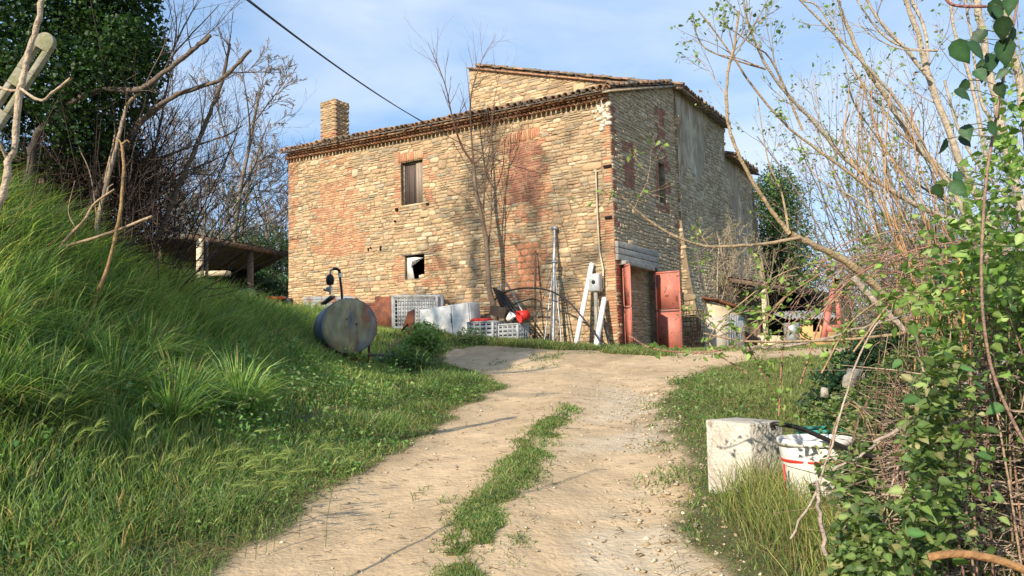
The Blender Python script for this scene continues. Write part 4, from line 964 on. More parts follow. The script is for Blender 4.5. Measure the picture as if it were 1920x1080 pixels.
h0, h1 = at(1474, 598, 26.6), at(1580, 596, 26.6); corr(h0, h1-h0, np.array([0, 2.0, .35]), 90, 3, .035, 15).build('roof', M['greyplastic'], hut, smooth=True)
MB().bar(at(1490, 607, 26.95), at(1512, 606, 26.95), .05, .08).build('lintel', M['cream'], hut)
rf_ = thing('steel_stand', 'red painted steel A shaped machine frame before the yellow hut', 'machine frame', G(at(1560, 655, 25)))
for a_, c_, w_ in (((1543, 640), (1553, 585), .18), ((1553, 585), (1567, 522), .18), ((1567, 522), (1576, 640), .15), ((1562, 535), (1602, 575), .10)):
    MB().bar(at(*a_, 25), at(*c_, 25), w_, .10, (0, 1, 0)).build('strut', M['redpaint'], rf_)
MB().bar(at(1550, 617, 24.93), at(1573, 615, 24.93), .22, .10, (0, 1, 0)).build('crossbar', M['redpaint'], rf_)
# ================================================================== RIGHT FOREGROUND OBJECTS
blk_p = ground_at(1415, 925); Yb = blk_p[1]
rz = np.array(Matrix.Rotation(R(-50), 3, 'Z'))
ztop = at(1410, 792, Yb)[2]; H_ = ztop-float(gz(blk_p[0], blk_p[1]))
blk = MB(); blk.box((blk_p[0]+.0, Yb+.20, ztop-.45), (.40, .44, .90), rz, jit=.016, rng=rng)
tag(blk.build('concrete_block', mat('rough_block', (.56, .53, .47), (.42, .38, .31), scale=4, lo=.42, hi=.66, var=.16, vscale=14, bump=1, bscale=30, bdist=.03, rough=.95, c3=(.30, .27, .22), s3=9, l3=.6, h3=.68), bevel=.014), 'weathered pale concrete block at the right edge of the track', 'block')
bp = at(1526, 800, 5.35); zb = float(gz(bp[0], bp[1]))
tub = thing('white_bin', 'white plastic bin with a red line half hidden by brambles', 'bin', (bp[0], bp[1], zb))
zt = at(1526, 812, 5.35)[2]; hh = zt-zb+.02
b = MB(); b.lathe([(0, 0), (.195, 0), (.205, hh*.25), (.218, hh*.5), (.228, hh*.75), (.235, hh*.93), (.225, hh*.93), (.19, .02), (0, .02)], (bp[0], bp[1], zb-.02), UP, 36); V_ = b.v[-1]; dx_ = V_[:, :2]-np.array([bp[0], bp[1]], np.float32); b.v[-1][:, :2] += dx_*(.14*(fbm(np.arctan2(dx_[:, 1], dx_[:, 0])*2.2, V_[:, 2]*7, 3, 4)-.5))[:, None]; b.build('body', M['white'], tub, smooth=True)
b = MB(); b.lathe([(.235, hh*.86), (.248, hh*.86), (.248, hh*.94), (.22, hh*.945), (.22, hh*.9)], (bp[0], bp[1], zb-.02), UP, 36); b.build('rim', M['white'], tub, smooth=True)
b = MB(); b.lathe([(.2225, hh*.635), (.226, hh*.64), (.228, hh*.67), (.225, hh*.675)], (bp[0], bp[1], zb-.02), UP, 36); b.build('red_band', M['red'], tub, smooth=True)
b = MB(); p_ = at(1462, 880, 5.15); b.bar(at(1470, 870, 5.2), at(1474, 950, 5.22), .012, .006, (0, 1, 0)); b.build('red_line', M['red'], tub)
b = MB(); b.tube(smooth_path([at(1452, 806, 5.15), at(1448, 797, 5.15), at(1458, 795, 5.1), at(1500, 803, 5.08), at(1545, 822, 5.06), at(1590, 842, 5.05), at(1640, 858, 5.05)]), .016, 8)
tag(b.build('black_pipe', M['black'], smooth=True), 'black plastic pipe lying across the top of the white bin', 'pipe')
gcr = at(1545, 800, 6.6); crate(np.array([gcr[0]+.05, gcr[1], at(1545, 812, 6.6)[2]-.2]), .40, .3, .24, np.eye(3), M['green_pl'], 'green_crate', 'teal green plastic crate behind the white bin', 'crate', n=3)
# pale broken stones in the thicket
sc = thing('white_rubble', 'broken pale stones lying in dark ivy right of the yard', 'rubble', G(at(1600, 740, 9)))
for (x_, y_, s_) in ((1600, 705, .16), (1612, 712, .12), (1592, 718, .12), (1545, 735, .09), (1570, 775, .07), (1598, 730, .08), (1575, 750, .06)):
    b = MB(); c_ = at(x_, y_, 8.2); b.box(c_, (s_*.9, s_*.35, s_*1.1), np.array(Matrix.Rotation(rng.uniform(-1.2, 1.2), 3, 'Y')), jit=s_*.2, rng=rng); b.build('stone', M['concrete'], sc)
# slotted concrete post, leaning at the upper left
cp = thing('slotted_concrete_post', 'lichened concrete post with long slots leaning at upper left', 'post', G(at(-150, 420, 5)))
e1 = at(92, 62, 5.0); e0 = at(4, 196, 5.0); dp = e0-e1; dp /= np.linalg.norm(dp); e2_ = e1+dp*4.3
wv = np.cross(dp, (0, 1, 0)); wv /= np.linalg.norm(wv); hw = .065; ln = 4.3
M['lichen'] = mat('lichen_concrete', (.30, .28, .22), (.22, .22, .13), scale=9, lo=.4, hi=.6, var=.25, vscale=30, bump=.8, bscale=50, rough=1)
b = MB(); T = np.array([0, .045, 0])
arc = [e1+dp*(hw*(1-math.sin(a)))+wv*hw*math.cos(a)*1.0 for a in np.linspace(0, math.pi, 9)]
slots = [(.12+.30*k, .30+.30*k) for k in range(13)]
inner = .026
b.poly([p for p in arc]+[e1+dp*.12-wv*hw, e1+dp*.12+wv*hw], T)
for (s0, s1) in slots:
    for sg in (-1, 1): b.poly([e1+dp*s0+wv*sg*inner, e1+dp*s0+wv*sg*hw, e1+dp*s1+wv*sg*hw, e1+dp*s1+wv*sg*inner], T)
    b.poly([e1+dp*s1-wv*hw, e1+dp*s1+wv*hw, e1+dp*(s1+.12)+wv*hw, e1+dp*(s1+.12)-wv*hw], T)
b.build('post', M['lichen'], cp, bevel=.006)
# ================================================================== GRASS AND GROUND COVER
rng = np.random.default_rng(21)
GREENS = np.array([[.100, .168, .042], [.122, .195, .050], [.078, .135, .042], [.165, .235, .075], [.070, .125, .058], [.20, .24, .095]])
DRY = np.array([[.34, .27, .13], [.26, .20, .10]])
def gcol(n, dry=.06, tint=(1, 1, 1)):
    c = GREENS[rng.integers(0, 6, n)]*1.15*rng.uniform(.7, 1.35, (n, 1))*np.array(tint)
    d = rng.random(n) < dry; c[d] = DRY[rng.integers(0, 2, d.sum())]*rng.uniform(.6, 1.2, (d.sum(), 1)); return c
def vis(x, y, m=.12):
    return (y > 1.0) & (np.abs(x/np.maximum(y, .1)) < .68+m)
def scatter(n, x0, x1, y0, y1, dens):
    """rejection sampling, denser near the eye"""
    y = y0+(y1-y0)*rng.random(n)**1.5; x = rng.uniform(x0, x1, n); k = vis(x, y) & (rng.random(n) < dens(x, y)); return x[k], y[k]
def wallfront(x): return 20+.625*(2.69-x)
# tall lush grass on the left bank
def dtall(x, y):
    d = xl(y)-x+(fbm(x*1.2, y*1.2, 3, 8)-.5)*.8
    edge = np.where(y < 9, .75, 1.3); 
    m = ss((d-edge)/.5)*(y < wallfront(x)-1.3); return m
x, y = scatter(520000, -13, 0, 1.2, 24, lambda x, y: dtall(x, y)*np.where(y < 12, 1, .75))
d = xl(y)-x; clump = fbm(x*.9, y*.9, 3, 9); bk = ss((d-2.0)/2)*ss((y-4.5)/2)
h = (.18+.26*ss((d-.8)/1.6)+.38*bk)*(.45+1.1*clump)*rng.uniform(.6, 1.15, len(x))
low = ss((-2.4-.0-x)/-1)*ss((y-7)/2)*ss((16-y)/2)       # the sunny verge stays short
h = h*(1-.45*ss((x+4.6)/1.2)*ss((y-6.5)/2))
cl = np.floor(x*2.6)*13.1+np.floor(y*2.2)*7.7
ang = (fbm(x*.8, y*.8, 2, 33)*9+rng.normal(0, 2.2, len(x)))*.8-.9
col = gcol(len(x), .09); t_ = fbm(x*.7, y*.7, 3, 44)[:, None]; col = col*(1.0+.75*t_)*np.array([1.12, 1.04, 1.0])
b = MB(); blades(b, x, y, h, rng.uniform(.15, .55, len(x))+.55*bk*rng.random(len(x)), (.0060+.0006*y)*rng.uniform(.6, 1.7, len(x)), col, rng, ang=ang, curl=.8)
tag(b.build('tall_grass', M['grass']), kind='stuff'); print('tall', len(x))
# drooping fountain tussocks on the bank
TX = []
for k in range(330):
    yy = rng.uniform(4.5, 17); dd = rng.uniform(1.7, 6.8); xx = float(xl(yy))-dd
    if abs(xx/yy) > .72 or yy > wallfront(xx)-3: continue
    if xx > -4.3 and yy > 8.5: continue
    TX.append((xx, yy, rng.uniform(.5, .9)))
b = MB()
for xx, yy, hh in TX:
    n = int(420 if yy < 10 else 260); a = rng.uniform(0, 2*math.pi, n); r_ = rng.random(n)**.6*.12
    x = xx+np.cos(a)*r_; y = yy+np.sin(a)*r_
    c = gcol(n, .07)*rng.uniform(.75, 1.4)
    h = hh*rng.uniform(.5, 1.15, n)
    blades(b, x, y, h, rng.uniform(.15, 1.15, n), (.009+.0006*yy)*rng.uniform(.6, 1.4, n), c*1.25, rng, ang=a+rng.normal(0, .4, n)-.0, curl=1.0)
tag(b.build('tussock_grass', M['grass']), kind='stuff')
# short grass: verges, middle strip, yard fringe
def dshort(x, y):
    pm = pathmask(x, y); m = ss((-pm+.06)/.14)
    inn = (x > xl(y)) & (x < xr(y))
    n1 = fbm(x*2.3, y*2.3, 4, 61)
    strip = .3*np.exp(-((x-xm(y)-(fbm(y*.9, y*.3, 2, 66)-.5)*.35)/.14)**2)*(1-ss((y-10.4)/.6))*ss((n1-.30)/.16)*2.2
    h_ = 0; strip2 = np.exp(-((x-(xm(y)-.55))/.15)**2)*(1-ss((y-6.6)/.5))*ss((n1-.55)/.06)*.7
    right = ss((x-xr(y)+.55)/.5)*ss((n1-.52)/.08)*.6*(y < 16)
    yard = ss((y-15.6)/1)*ss((n1-.58)/.06)*.35
    fringe = ss((y-(wallfront(x)-2.3))/.5)*(y < wallfront(x)-.05)*(x < 3.4)
    fr2 = ss((y-17.8)/1.2)*(x >= 3.2)*(y < 24)
    m = np.maximum.reduce([m, strip, strip2, right, yard, fringe, fr2*.9]); return np.clip(m, 0, 1)*(y < np.where(x < 2.7, wallfront(x), 60))
x, y = scatter(560000, -9, 8, 1.5, 24, lambda x, y: dshort(x, y)*np.where(xl(y)-x > 1.3, 0, 1))
r2 = fbm(x*1.4, y*1.4, 3, 71)
h = (.03+.09*r2)*rng.uniform(.5, 1.5, len(x)); out = np.maximum(xl(y)-x, x-xr(y)); h *= 1+1.2*ss(out/.6)*(.6+r2)
h = np.where(y > 14, h*.8, h)*np.where(x > xr(y), .6, 1)*(1+1.6*ss((y-(wallfront(x)-2.7))/.8)*(x < 3.6))
rr = ss((x-xr(y))/1.2)[:, None]
col = gcol(len(x), .14)*(.8+.5*r2[:, None]); col = col*(1-rr*.5)+np.array([.24, .26, .10])*rr*.5*rng.uniform(.7, 1.3, (len(x), 1))
xb = rng.uniform(-6, 3.5, 42000); yb = wallfront(xb)-rng.random(42000)**1.2*3.0; kb = fbm(xb*.9, yb*.9, 3, 64) > .40; xb, yb = xb[kb], yb[kb]
hb_ = rng.uniform(.05, .26, len(xb))*(.4+1.1*fbm(xb*1.3, yb*1.3, 3, 65)); cb_ = gcol(len(xb), .18, (1.15, 1.05, 1.1))
n_ = 90000; ya = 3.2+7.6*rng.random(n_)**1.3; w3 = .06+.075*fbm(ya*1.3, ya*.1, 2, 67); xa = xm(ya)+(fbm(ya*.9, ya*.3, 2, 66)-.5)*.35+rng.normal(0, 1, n_)*w3
k_ = rng.random(n_) < ss((fbm(xa*2.2, ya*1.4, 3, 68)-.43+.06*ss((5.6-ya)/1))/.09)*ss((10.6-ya)/.7); xa, ya = xa[k_], ya[k_]; ca = gcol(len(xa), .12, (1.05, 1, 1))
x = np.concatenate([x, xb, xa]); y = np.concatenate([y, yb, ya]); h = np.concatenate([h, hb_, rng.uniform(.02, .06, len(xa))*(.6+.8*fbm(xa*2, ya*2, 2, 5))]); col = np.concatenate([col, cb_, ca])
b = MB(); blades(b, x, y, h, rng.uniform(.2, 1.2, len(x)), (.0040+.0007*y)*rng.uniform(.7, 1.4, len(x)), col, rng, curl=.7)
# tall thin lit grass beside the block
n_ = 2600; xa = rng.normal(1.72, .16, n_); ya = rng.uniform(3.9, 5.8, n_); k_ = xa > xr(ya)+.12; xa, ya = xa[k_], ya[k_]; ca = gcol(len(xa), .22, (1.5, 1.2, 1.2))
blades(b, xa, ya, rng.uniform(.10, .42, len(xa)), rng.uniform(.1, .7, len(xa)), np.full(len(xa), .0055), ca, rng)
tag(b.build('short_grass', M['grass']), kind='stuff'); print('short', len(x))
# far field grass behind right side and along the yard
x = rng.uniform(-2, 16, 60000); y = rng.uniform(17.5, 34, 60000); k = (x > 3.5) & vis(x, y) & (((x > 9) | (y < 21.5+.2*x))); x, y = x[k], y[k]
b = MB(); blades(b, x, y, rng.uniform(.04, .14, len(x)), rng.uniform(.2, .9, len(x)), np.full(len(x), .02), gcol(len(x), .15, (1.2, 1.05, 1)), rng)
tag(b.build('yard_grass', M['grass']), kind='stuff')
# broad-leaved weeds and clover
def dweed(x, y):
    o_ = np.maximum(xl(y)-x, x-xr(y)); n1 = fbm(x*1.7, y*1.7, 3, 81)
    return ss((o_+.1)/.3)*ss((1.7-o_)/1.0)*ss((n1-.46)/.14)*(y < 16)
x, y = scatter(130000, -6, 5, 1.5, 16, lambda x, y: dweed(x, y)*np.where(x > 0, .35, 1)); z = gz(x, y)+rng.uniform(.01, .13, len(x))*(.5+fbm(x*2, y*2, 2, 6))
b = MB(); P = np.stack([x, y, z], 1); rleaves(b, P, .026+.001*y, [[.09, .18, .04], [.13, .23, .055], [.07, .14, .035], [.18, .25, .08]], rng, 'ivy', droop=-.1, upn=1.4)
x, y = scatter(60000, -4, 4, 16.5, 24, lambda x, y: ss((y-(wallfront(x)-1.5))/.5)*(y < wallfront(x)-.1)*ss((fbm(x*1.2, y*1.2, 3, 82)-.48)/.1)); z = gz(x, y)+rng.uniform(.02, .3, len(x))*fbm(x*1.5, y*1.5, 2, 6)
P = np.stack([x, y, z], 1); rleaves(b, P, .045, [[.07, .15, .035], [.10, .17, .05], [.05, .11, .03]], rng, 'oval', droop=-.2, upn=1.2)
# taller broad weeds among the bank grass
x, y = scatter(60000, -9, -1, 2.0, 13, lambda x, y: ss((xl(y)-x-.6)/.5)*ss((fbm(x*1.5, y*1.5, 3, 85)-.56)/.05)); z = gz(x, y)+rng.uniform(.05, .42, len(x))
P = np.stack([x, y, z], 1); rleaves(b, P, .048, [[.09, .19, .045], [.13, .24, .06], [.07, .15, .04], [.2, .24, .09]], rng, 'oval', droop=.1, upn=.9)
tag(b.build('weeds', M['leaf']), kind='stuff'); print('weeds', b.n)
# wild barley: arching pale plumes
b = MB(); bs = MB()
spots = [(at(420, 880, 5.2), 40, .26, (1, .15)), (at(500, 850, 5.8), 14, .3, (1, .1)), (at(250, 860, 5.6), 14, .6, (.3, .2)), (at(60, 1040, 3.6), 8, .16, (.2, 0)), (at(330, 930, 5.0), 8, .4, (.4, 0)), (at(100, 780, 6.2), 6, .5, (-.3, .2)), (at(380, 760, 7.2), 14, .6, (.4, 0)), (at(740, 690, 13), 18, .7, (.1, 0)), (at(560, 900, 5.2), 6, .3, (.3, 0)), (at(215, 790, 5.6), 16, .4, (.3, 0))]
lines = []; cols = []
for c, n, sp, wd_ in spots:
    for k in range(int(n*.6)):
        x0 = c[0]+rng.normal(0, sp*.6); y0 = c[1]+rng.normal(0, sp*.6); z0 = float(gz(x0, y0)); H_ = rng.uniform(.42, .68); dx = np.array([wd_[0], wd_[1], 0])*rng.uniform(.4, 1.1)*.22+rng.normal(0, .03, 3)*[1, 1, 0]
        p = np.array([x0, y0, z0]); P = np.array([p+dx*t**2*1.0+UP*H_*(t-.12*t**4) for t in (0, .3, .6, .85, 1)])
        lines.append((P, np.full(5, .0022))); cols.append((.14, .2, .06))
        d_ = P[-1]-P[-2]; d_ /= np.linalg.norm(d_); q_ = P[-1]
        curve = [q_]; dd = d_+np.array([.5*wd_[0], 0, -.2])*.6
        for s_ in range(4): dd = dd+np.array([.35*wd_[0]*.5, 0, -.20]); dd /= np.linalg.norm(dd); curve.append(curve[-1]+dd*.022)
        curve = np.array(curve); lines.append((curve, np.array([.003, .007, .0075, .005, .002]))); cols.append((.27, .36, .11))
        for s_ in range(26):   # awns
            i_ = rng.integers(0, 4); o_ = curve[i_]; ad = (curve[min(i_+1, 4)]-curve[max(i_-1, 0)]); ad /= np.linalg.norm(ad); ad = ad+rng.normal(0, .22, 3); ad /= np.linalg.norm(ad)
            L_ = rng.uniform(.04, .085); lines.append((np.array([o_, o_+ad*L_*.5, o_+ad*L_+[0, 0, -.004]]), np.array([.0009, .0008, .0004]))); cols.append(np.array((.33, .41, .14))*rng.uniform(.8, 1.2))
tubes(b, lines, 3, cols=cols); tag(b.build('wild_barley', M['grass']), kind='stuff')
# dead straw
n = 5200; y = 1.5+rng.random(n)**1.4*15; x = xl(y)-rng.uniform(-.05, 2.2, n); k = rng.random(n) < .3; x[k] = (xr(y)+rng.uniform(-.3, 1.2, n))[k]
lines = []; cols = []
for i in range(n):
    a = rng.uniform(0, 6.3); L_ = rng.uniform(.05, .22); z = float(0); p = np.array([x[i], y[i], 0.]); d_ = np.array([math.cos(a), math.sin(a), rng.uniform(-.1, .5)])
    lines.append((np.array([p, p+d_*L_*.5+[0, 0, .02], p+d_*L_]), np.array([.0016, .0016, .001]))); cols.append(DRY[i % 2]*rng.uniform(.6, 1.3))
zs = gz(x, y)+.01
lines = [(P+np.array([0, 0, zs[i]+.02]), r_) for i, (P, r_) in enumerate(lines)]
b = MB(); tubes(b, lines, 3, cols=cols)
n = 500; y = 2.5+rng.random(n)**1.3*13; x = xl(y)+rng.random(n)*(xr(y)-xl(y)); zs = gz(x, y)
tubes(b, [(np.array([[x[i], y[i], zs[i]+.012], [x[i]+rng.normal(0, .03), y[i]+rng.normal(0, .03), zs[i]+.018], [x[i]+rng.normal(0, .05), y[i]+rng.normal(0, .05), zs[i]+.01]]), np.array([.002, .002, .0012])) for i in range(n)], 3, cols=[np.array([.16, .11, .06])*rng.uniform(.6, 1.4) for _ in range(n)])
tag(b.build('straw_litter', M['grass']), kind='stuff')
# pebbles and clods
n = 15000; y = 2.5+rng.random(n)**1.5*16; x = xl(y)-.1+rng.random(n)*(xr(y)-xl(y)+.35)
w_ = .25+np.exp(-((x-xm(y)-.95)/.4)**2)*1.3*ss((fbm(x*1.1, y*1.1, 3, 31)-.42)/.16)+np.exp(-((x-xr(y))/.25)**2)*1.1; k = (rng.random(n) < w_) & (x < 5); x, y = x[k], y[k]; n = len(x); z = gz(x, y)
k_ = rng.random(n) < .6; x, y, z = x[k_], y[k_], z[k_]; n = len(x)
sz = (.0035+.014*rng.random(n)**3.6)*(1+.04*y)*(1+.7*np.exp(-((x-xr(y)+.25)/.3)**2)); 
T8 = np.array([[1, 0, 0], [-1, 0, 0], [0, 1, 0], [0, -1, 0], [0, 0, 1], [0, 0, -1]], float); F8 = np.array([[0, 2, 4], [2, 1, 4], [1, 3, 4], [3, 0, 4], [2, 0, 5], [1, 2, 5], [3, 1, 5], [0, 3, 5]])
V = (T8[None]*rng.uniform(.5, 1.3, (n, 6, 1))+rng.normal(0, .18, (n, 6, 3)))*sz[:, None, None]*np.array([1, 1, .6])
th = rng.uniform(0, 6.3, n); c_, s_ = np.cos(th), np.sin(th); V = np.stack([V[..., 0]*c_[:, None]-V[..., 1]*s_[:, None], V[..., 0]*s_[:, None]+V[..., 1]*c_[:, None], V[..., 2]], -1)+np.stack([x, y, z+.006], 1)[:, None]
pc_ = np.array([[.46, .38, .27], [.40, .31, .20], [.54, .47, .36], [.34, .27, .18]])[rng.integers(0, 4, n)]*rng.uniform(.8, 1.15, (n, 1))
b = MB(); b.add(V.reshape(-1, 3), t=(F8[None]+(np.arange(n)*6)[:, None, None]).reshape(-1, 3), c=np.repeat(pc_, 6, 0)); tag(b.build('gravel', M['pebble']), kind='stuff'); print('peb', n)
# daisies and small white flowers
n = 1500; x = rng.uniform(-2.5, 12, n); y = rng.uniform(4, 22, n)
k = ((x > xr(y)+.1) & (fbm(x*.9, y*.9, 2, 99) > .48)) | ((x < -.6) & (x > -3) & (y > 15) & (y < 18.4)); k &= (y > 13) | (rng.random(n) < .15); x, y = x[k], y[k]; z = gz(x, y)+rng.uniform(.07, .16, len(x))
b = MB(); nn = len(x)
for k in range(5):
    a = k*1.257+rng.uniform(0, .4, nn); ax_ = np.stack([np.cos(a), np.sin(a), .2+0*a], 1); leaves(b, np.stack([x, y, z], 1), ax_, np.tile([0, 0, 1.], (nn, 1)), np.full(nn, .016)+.001*y, np.tile([.8, .8, .76], (nn, 1)), 'oval')
tag(b.build('daisies', M['petal']), kind='stuff')
# ================================================================== TREES
rng = np.random.default_rng(31)
def perp(rng, d):
    v = rng.normal(size=3); v -= d*np.dot(v, d); return v/(np.linalg.norm(v)+1e-9)
def grow(rng, p, d, L_, r, lvl, out, kids, ratio, ang, up, wig, npt=6, t0=.25, tip=.35):
    P = [p]; dd = d/np.linalg.norm(d)
    for k in range(npt-1):
        dd = dd+rng.normal(0, wig, 3)+np.array([0, 0, up[lvl]]); dd /= np.linalg.norm(dd); P.append(P[-1]+dd*L_/(npt-1))
    P = np.array(P); out[lvl].append((P, np.linspace(r, max(r*tip, .0015), npt)))
    if lvl+1 < len(kids)+1 and lvl < len(kids):
        n = max(1, int(round(kids[lvl]*rng.uniform(.7, 1.3))))
        for i in range(n):
            t = t0+(1-t0)*(i+rng.random())/n; f = t*(npt-1); a = min(int(f), npt-2); q_ = P[a]+(P[a+1]-P[a])*(f-a)
            T_ = P[a+1]-P[a]; T_ /= np.linalg.norm(T_); an = R(rng.uniform(*ang))
            nd = T_*math.cos(an)+perp(rng, T_)*math.sin(an)
            grow(rng, q_, nd, L_*ratio*rng.uniform(.6, 1.25)*(1.15-.5*t), r*(1-t*(1-tip))*.62, lvl+1, out, kids, ratio, ang, up, wig, npt, .2, tip)
def branchset(out, lo, mbx, colr, rng, sides=(7, 5, 4, 3, 3)):
    for l in range(lo, len(out)):
        if out[l]: tubes(mbx, out[l], sides[min(l, 4)], cols=[np.array(colr)*rng.uniform(.75, 1.25) for _ in out[l]])
def tree(name, lab, base, dirs, Ls, rs, kids, ratio, ang, up, wig, colr, rng, leaf=None, group=None, cat='tree', sides=(7, 5, 4, 3, 3), minr=0, ivy=None, levels=None):
    t = thing(name, lab, cat, base, group); out = [[] for _ in range(len(kids)+1)]
    for d, L_, r in zip(dirs, Ls, rs): grow(rng, np.array(base, float)-np.array([0, 0, .15]), np.array(d, float), L_, r, 0, out, kids, ratio, ang, up, wig)
    if minr:
        for l in range(len(out)): out[l] = [(P, np.maximum(r_, minr)) for P, r_ in out[l]]
    b = MB(); tubes(b, out[0], sides[0], col=colr); b.build('trunk', M['bark'], t, smooth=True)
    b = MB(); branchset(out, 1, b, colr, rng, sides); b.build('branches', M['bark'], t)
    if leaf:
        n, sz, cols, shp = leaf; ends = np.concatenate([P[2:] for P, _ in out[-1]]); k = rng.integers(0, len(ends), n)
        b = MB(); rleaves(b, ends[k]+rng.normal(0, sz*.8, (n, 3)), sz, cols, rng, shp); b.build('leaves', M['leaf'], t)
    if ivy:
        n, sz, rad, h0, h1 = ivy; P = np.concatenate([p for p, _ in out[0]]); 
        Q = []
        for (pp, _) in out[0]:
            tt = rng.random(n)*(len(pp)-1.001); a = tt.astype(int); f = (tt-a)[:, None]; q_ = pp[a]*(1-f)+pp[a+1]*f; Q.append(q_)
        Q = np.concatenate(Q); hh = (Q[:, 2]-base[2]); k = (hh > h0) & (hh < h1); Q = Q[k]; w_ = rad*(.4+fbm(Q[:, 2]*1.3, Q[:, 0], 2, 3))[:, None]
        Q = Q+rng.normal(size=Q.shape)*w_*[1, 1, .6]; b = MB(); rleaves(b, Q, sz, [[.03, .07, .02], [.045, .10, .03]], rng, 'ivy'); b.build('ivy', M['leaf'], t)
    return t, out
GB = (.20, .165, .13); DB = (.10, .075, .06)
# ---- bare trees far behind the shed
bt = [(430, 34, 11.5, 'tall bare tree with ivied trunk rising behind the shed', 1), (395, 39, 9.8, 'bare tree leaning left of the ivied trunk behind the shed', 0), (500, 42, 9.5, 'slender bare tree close to the left edge of the house', 0), (340, 40, 8.5, 'bare tree seen over the left end of the shed roof', 0), (560, 46, 8.8, 'bare tree crown showing beyond the house chimney', 0), (290, 44, 7.5, 'low bare tree behind the dark left thicket', 0)]
for k, (px_, Y_, H_, lab, iv) in enumerate(bt):
    p = at(px_, 560, Y_); base = (p[0], Y_, float(gz(p[0], Y_)))
    lean = rng.normal(0, .10, 2); n0 = 2 if k in (0, 1) else 1
    dirs = [(lean[0]+(-.45 if i else .03), lean[1], 1) for i in range(n0)]
    tree('bare_tree', lab, base, dirs, [H_*.92]*n0, [.15, .11][:n0], [9, 7, 6, 5], .46, (22, 55), [.02, .06, .05, .04, 0], .10, (.23, .19, .155), rng, leaf=(450, .06, [[.30, .20, .12], [.22, .14, .08]], 'thin') if k in (0, 1, 2) else None, group='bare trees beyond the shed', ivy=(1400, .09, .28, 1.0, 6.0) if iv else None, minr=.013, sides=(7, 4, 3, 3, 3))
# low scrub and wood edge behind the shed
def bushmass(name, lab, boxes, n, sz, cols, rng, cat='bush', twc=(.2, .16, .12), ntw=300, tl=1.2, shape='oval', group=None, mat_='leaf', stuff=False):
    c0 = boxes[0][0]; t = thing(name, lab, cat, (c0[0], c0[1], float(gz(c0[0], c0[1]))), group)
    P = []; lines = []
    for (c, r_) in boxes:
        c = np.array(c); r_ = np.array(r_); m = int(n*np.prod(r_)**.6/sum(np.prod(q_[1])**.6 for q_ in boxes))
        u = rng.normal(size=(m, 3)); u /= np.linalg.norm(u, axis=1, keepdims=True); u = u*(rng.random((m, 1))**.45)
        lump = .75+.5*fbm(u[:, 0]*2.5+c[0], u[:, 2]*2.5+u[:, 1]*2, 3, 7)[:, None]; P.append(c+u*r_*lump)
        for _ in range(int(ntw/len(boxes))):
            s_ = np.array([c[0]+rng.normal(0, r_[0]*.35), c[1]+rng.normal(0, r_[1]*.35), 0]); s_[2] = float(gz(s_[0], s_[1]))
            e_ = c+rng.normal(0, .5, 3)*r_; e_[2] = max(e_[2], s_[2]+.3); mm = (s_+e_)/2+rng.normal(0, .15, 3)*tl; lines.append((np.array([s_, mm, e_]), np.array([.014, .009, .004])*tl))
    P = np.concatenate(P); gzz = gz(P[:, 0], P[:, 1]); P = P[P[:, 2] > gzz+.02]
    b = MB(); tubes(b, lines, 3, cols=[np.array(twc)*rng.uniform(.6, 1.3) for _ in lines]); b.build('stems', M['bark'], t)
    b = MB(); rleaves(b, P, sz, cols, rng, shape); b.build('leaves', M[mat_], t); return t
for k, (px_, py_, Y_, rx, rz_, lab, cols) in enumerate(((380, 470, 36, 3.4, 1.9, 'olive green scrub showing above the shed roof', [[.09, .12, .04], [.16, .15, .07]]), (520, 470, 38, 2.6, 2.2, 'dark ivy clad bush at the left edge of the house', [[.035, .075, .025], [.05, .10, .03]]), (455, 455, 44, 3, 2.6, 'pale spring green bush between the bare trees', [[.14, .19, .06], [.20, .22, .09]]), (300, 465, 40, 3.5, 2.2, 'yellowish budding bush behind the left thicket', [[.20, .18, .08], [.12, .14, .05]]), (480, 535, 33, 2.4, 1.5, 'dark green hedge seen under the shed roof', [[.03, .07, .022], [.045, .10, .03]]))):
    c = at(px_, py_, Y_); bushmass('wild_bush', lab, [((c[0]+dx, Y_+rng.normal(0, .5), c[2]+dz), (rx*.5, 1.2, rz_*.55)) for dx, dz in ((-rx*.5, -.2), (0, .15), (rx*.5, -.1), (0, -1.2), (-rx*.6, -1.3), (rx*.6, -1.3))], 7000, .11, cols, rng, group='bushes behind the shed')
# ---- little bare tree in front of the house
Yt = lambda py: 21.4+0*py
lt = thing('bare_sapling', 'slender bare tree growing against the front wall with split stems', 'tree', G(at(931, 600, 21.3)))
def pl(pts, Y0, Y1=None):
    Y1 = Y0 if Y1 is None else Y1; n = len(pts); return [at(x, y, Y0+(Y1-Y0)*i/(n-1)) for i, (x, y) in enumerate(pts)]
main = pl([(931, 608), (927, 578), (917, 540), (915, 500), (912, 455), (903, 405), (892, 355), (888, 308)], 21.3, 21.0)
stems = [(main, 0.085, 0.047), (pl([(888, 308), (865, 272), (848, 220), (835, 160), (815, 110), (802, 80)], 21.0, 20.6), 0.0351, 0.0048), (pl([(888, 308), (883, 240), (884, 175), (905, 110), (925, 75)], 21, 21), 0.0328, 0.0048),
    (pl([(915, 450), (907, 405), (910, 335), (920, 265), (925, 200), (938, 130)], 21.1, 20.7), 0.0296, 0.0048), (pl([(916, 460), (921, 400), (924, 300), (950, 255), (985, 175)], 21.2, 21), 0.0273, 0.0048),
    (pl([(888, 308), (905, 290), (918, 260), (928, 190)], 21, 21.2), 0.0234, 0.0048), (pl([(895, 400), (870, 370), (840, 355), (820, 335)], 21, 20.8), 0.0125, 0.0032)]
b = MB(); br = [[], [], []]
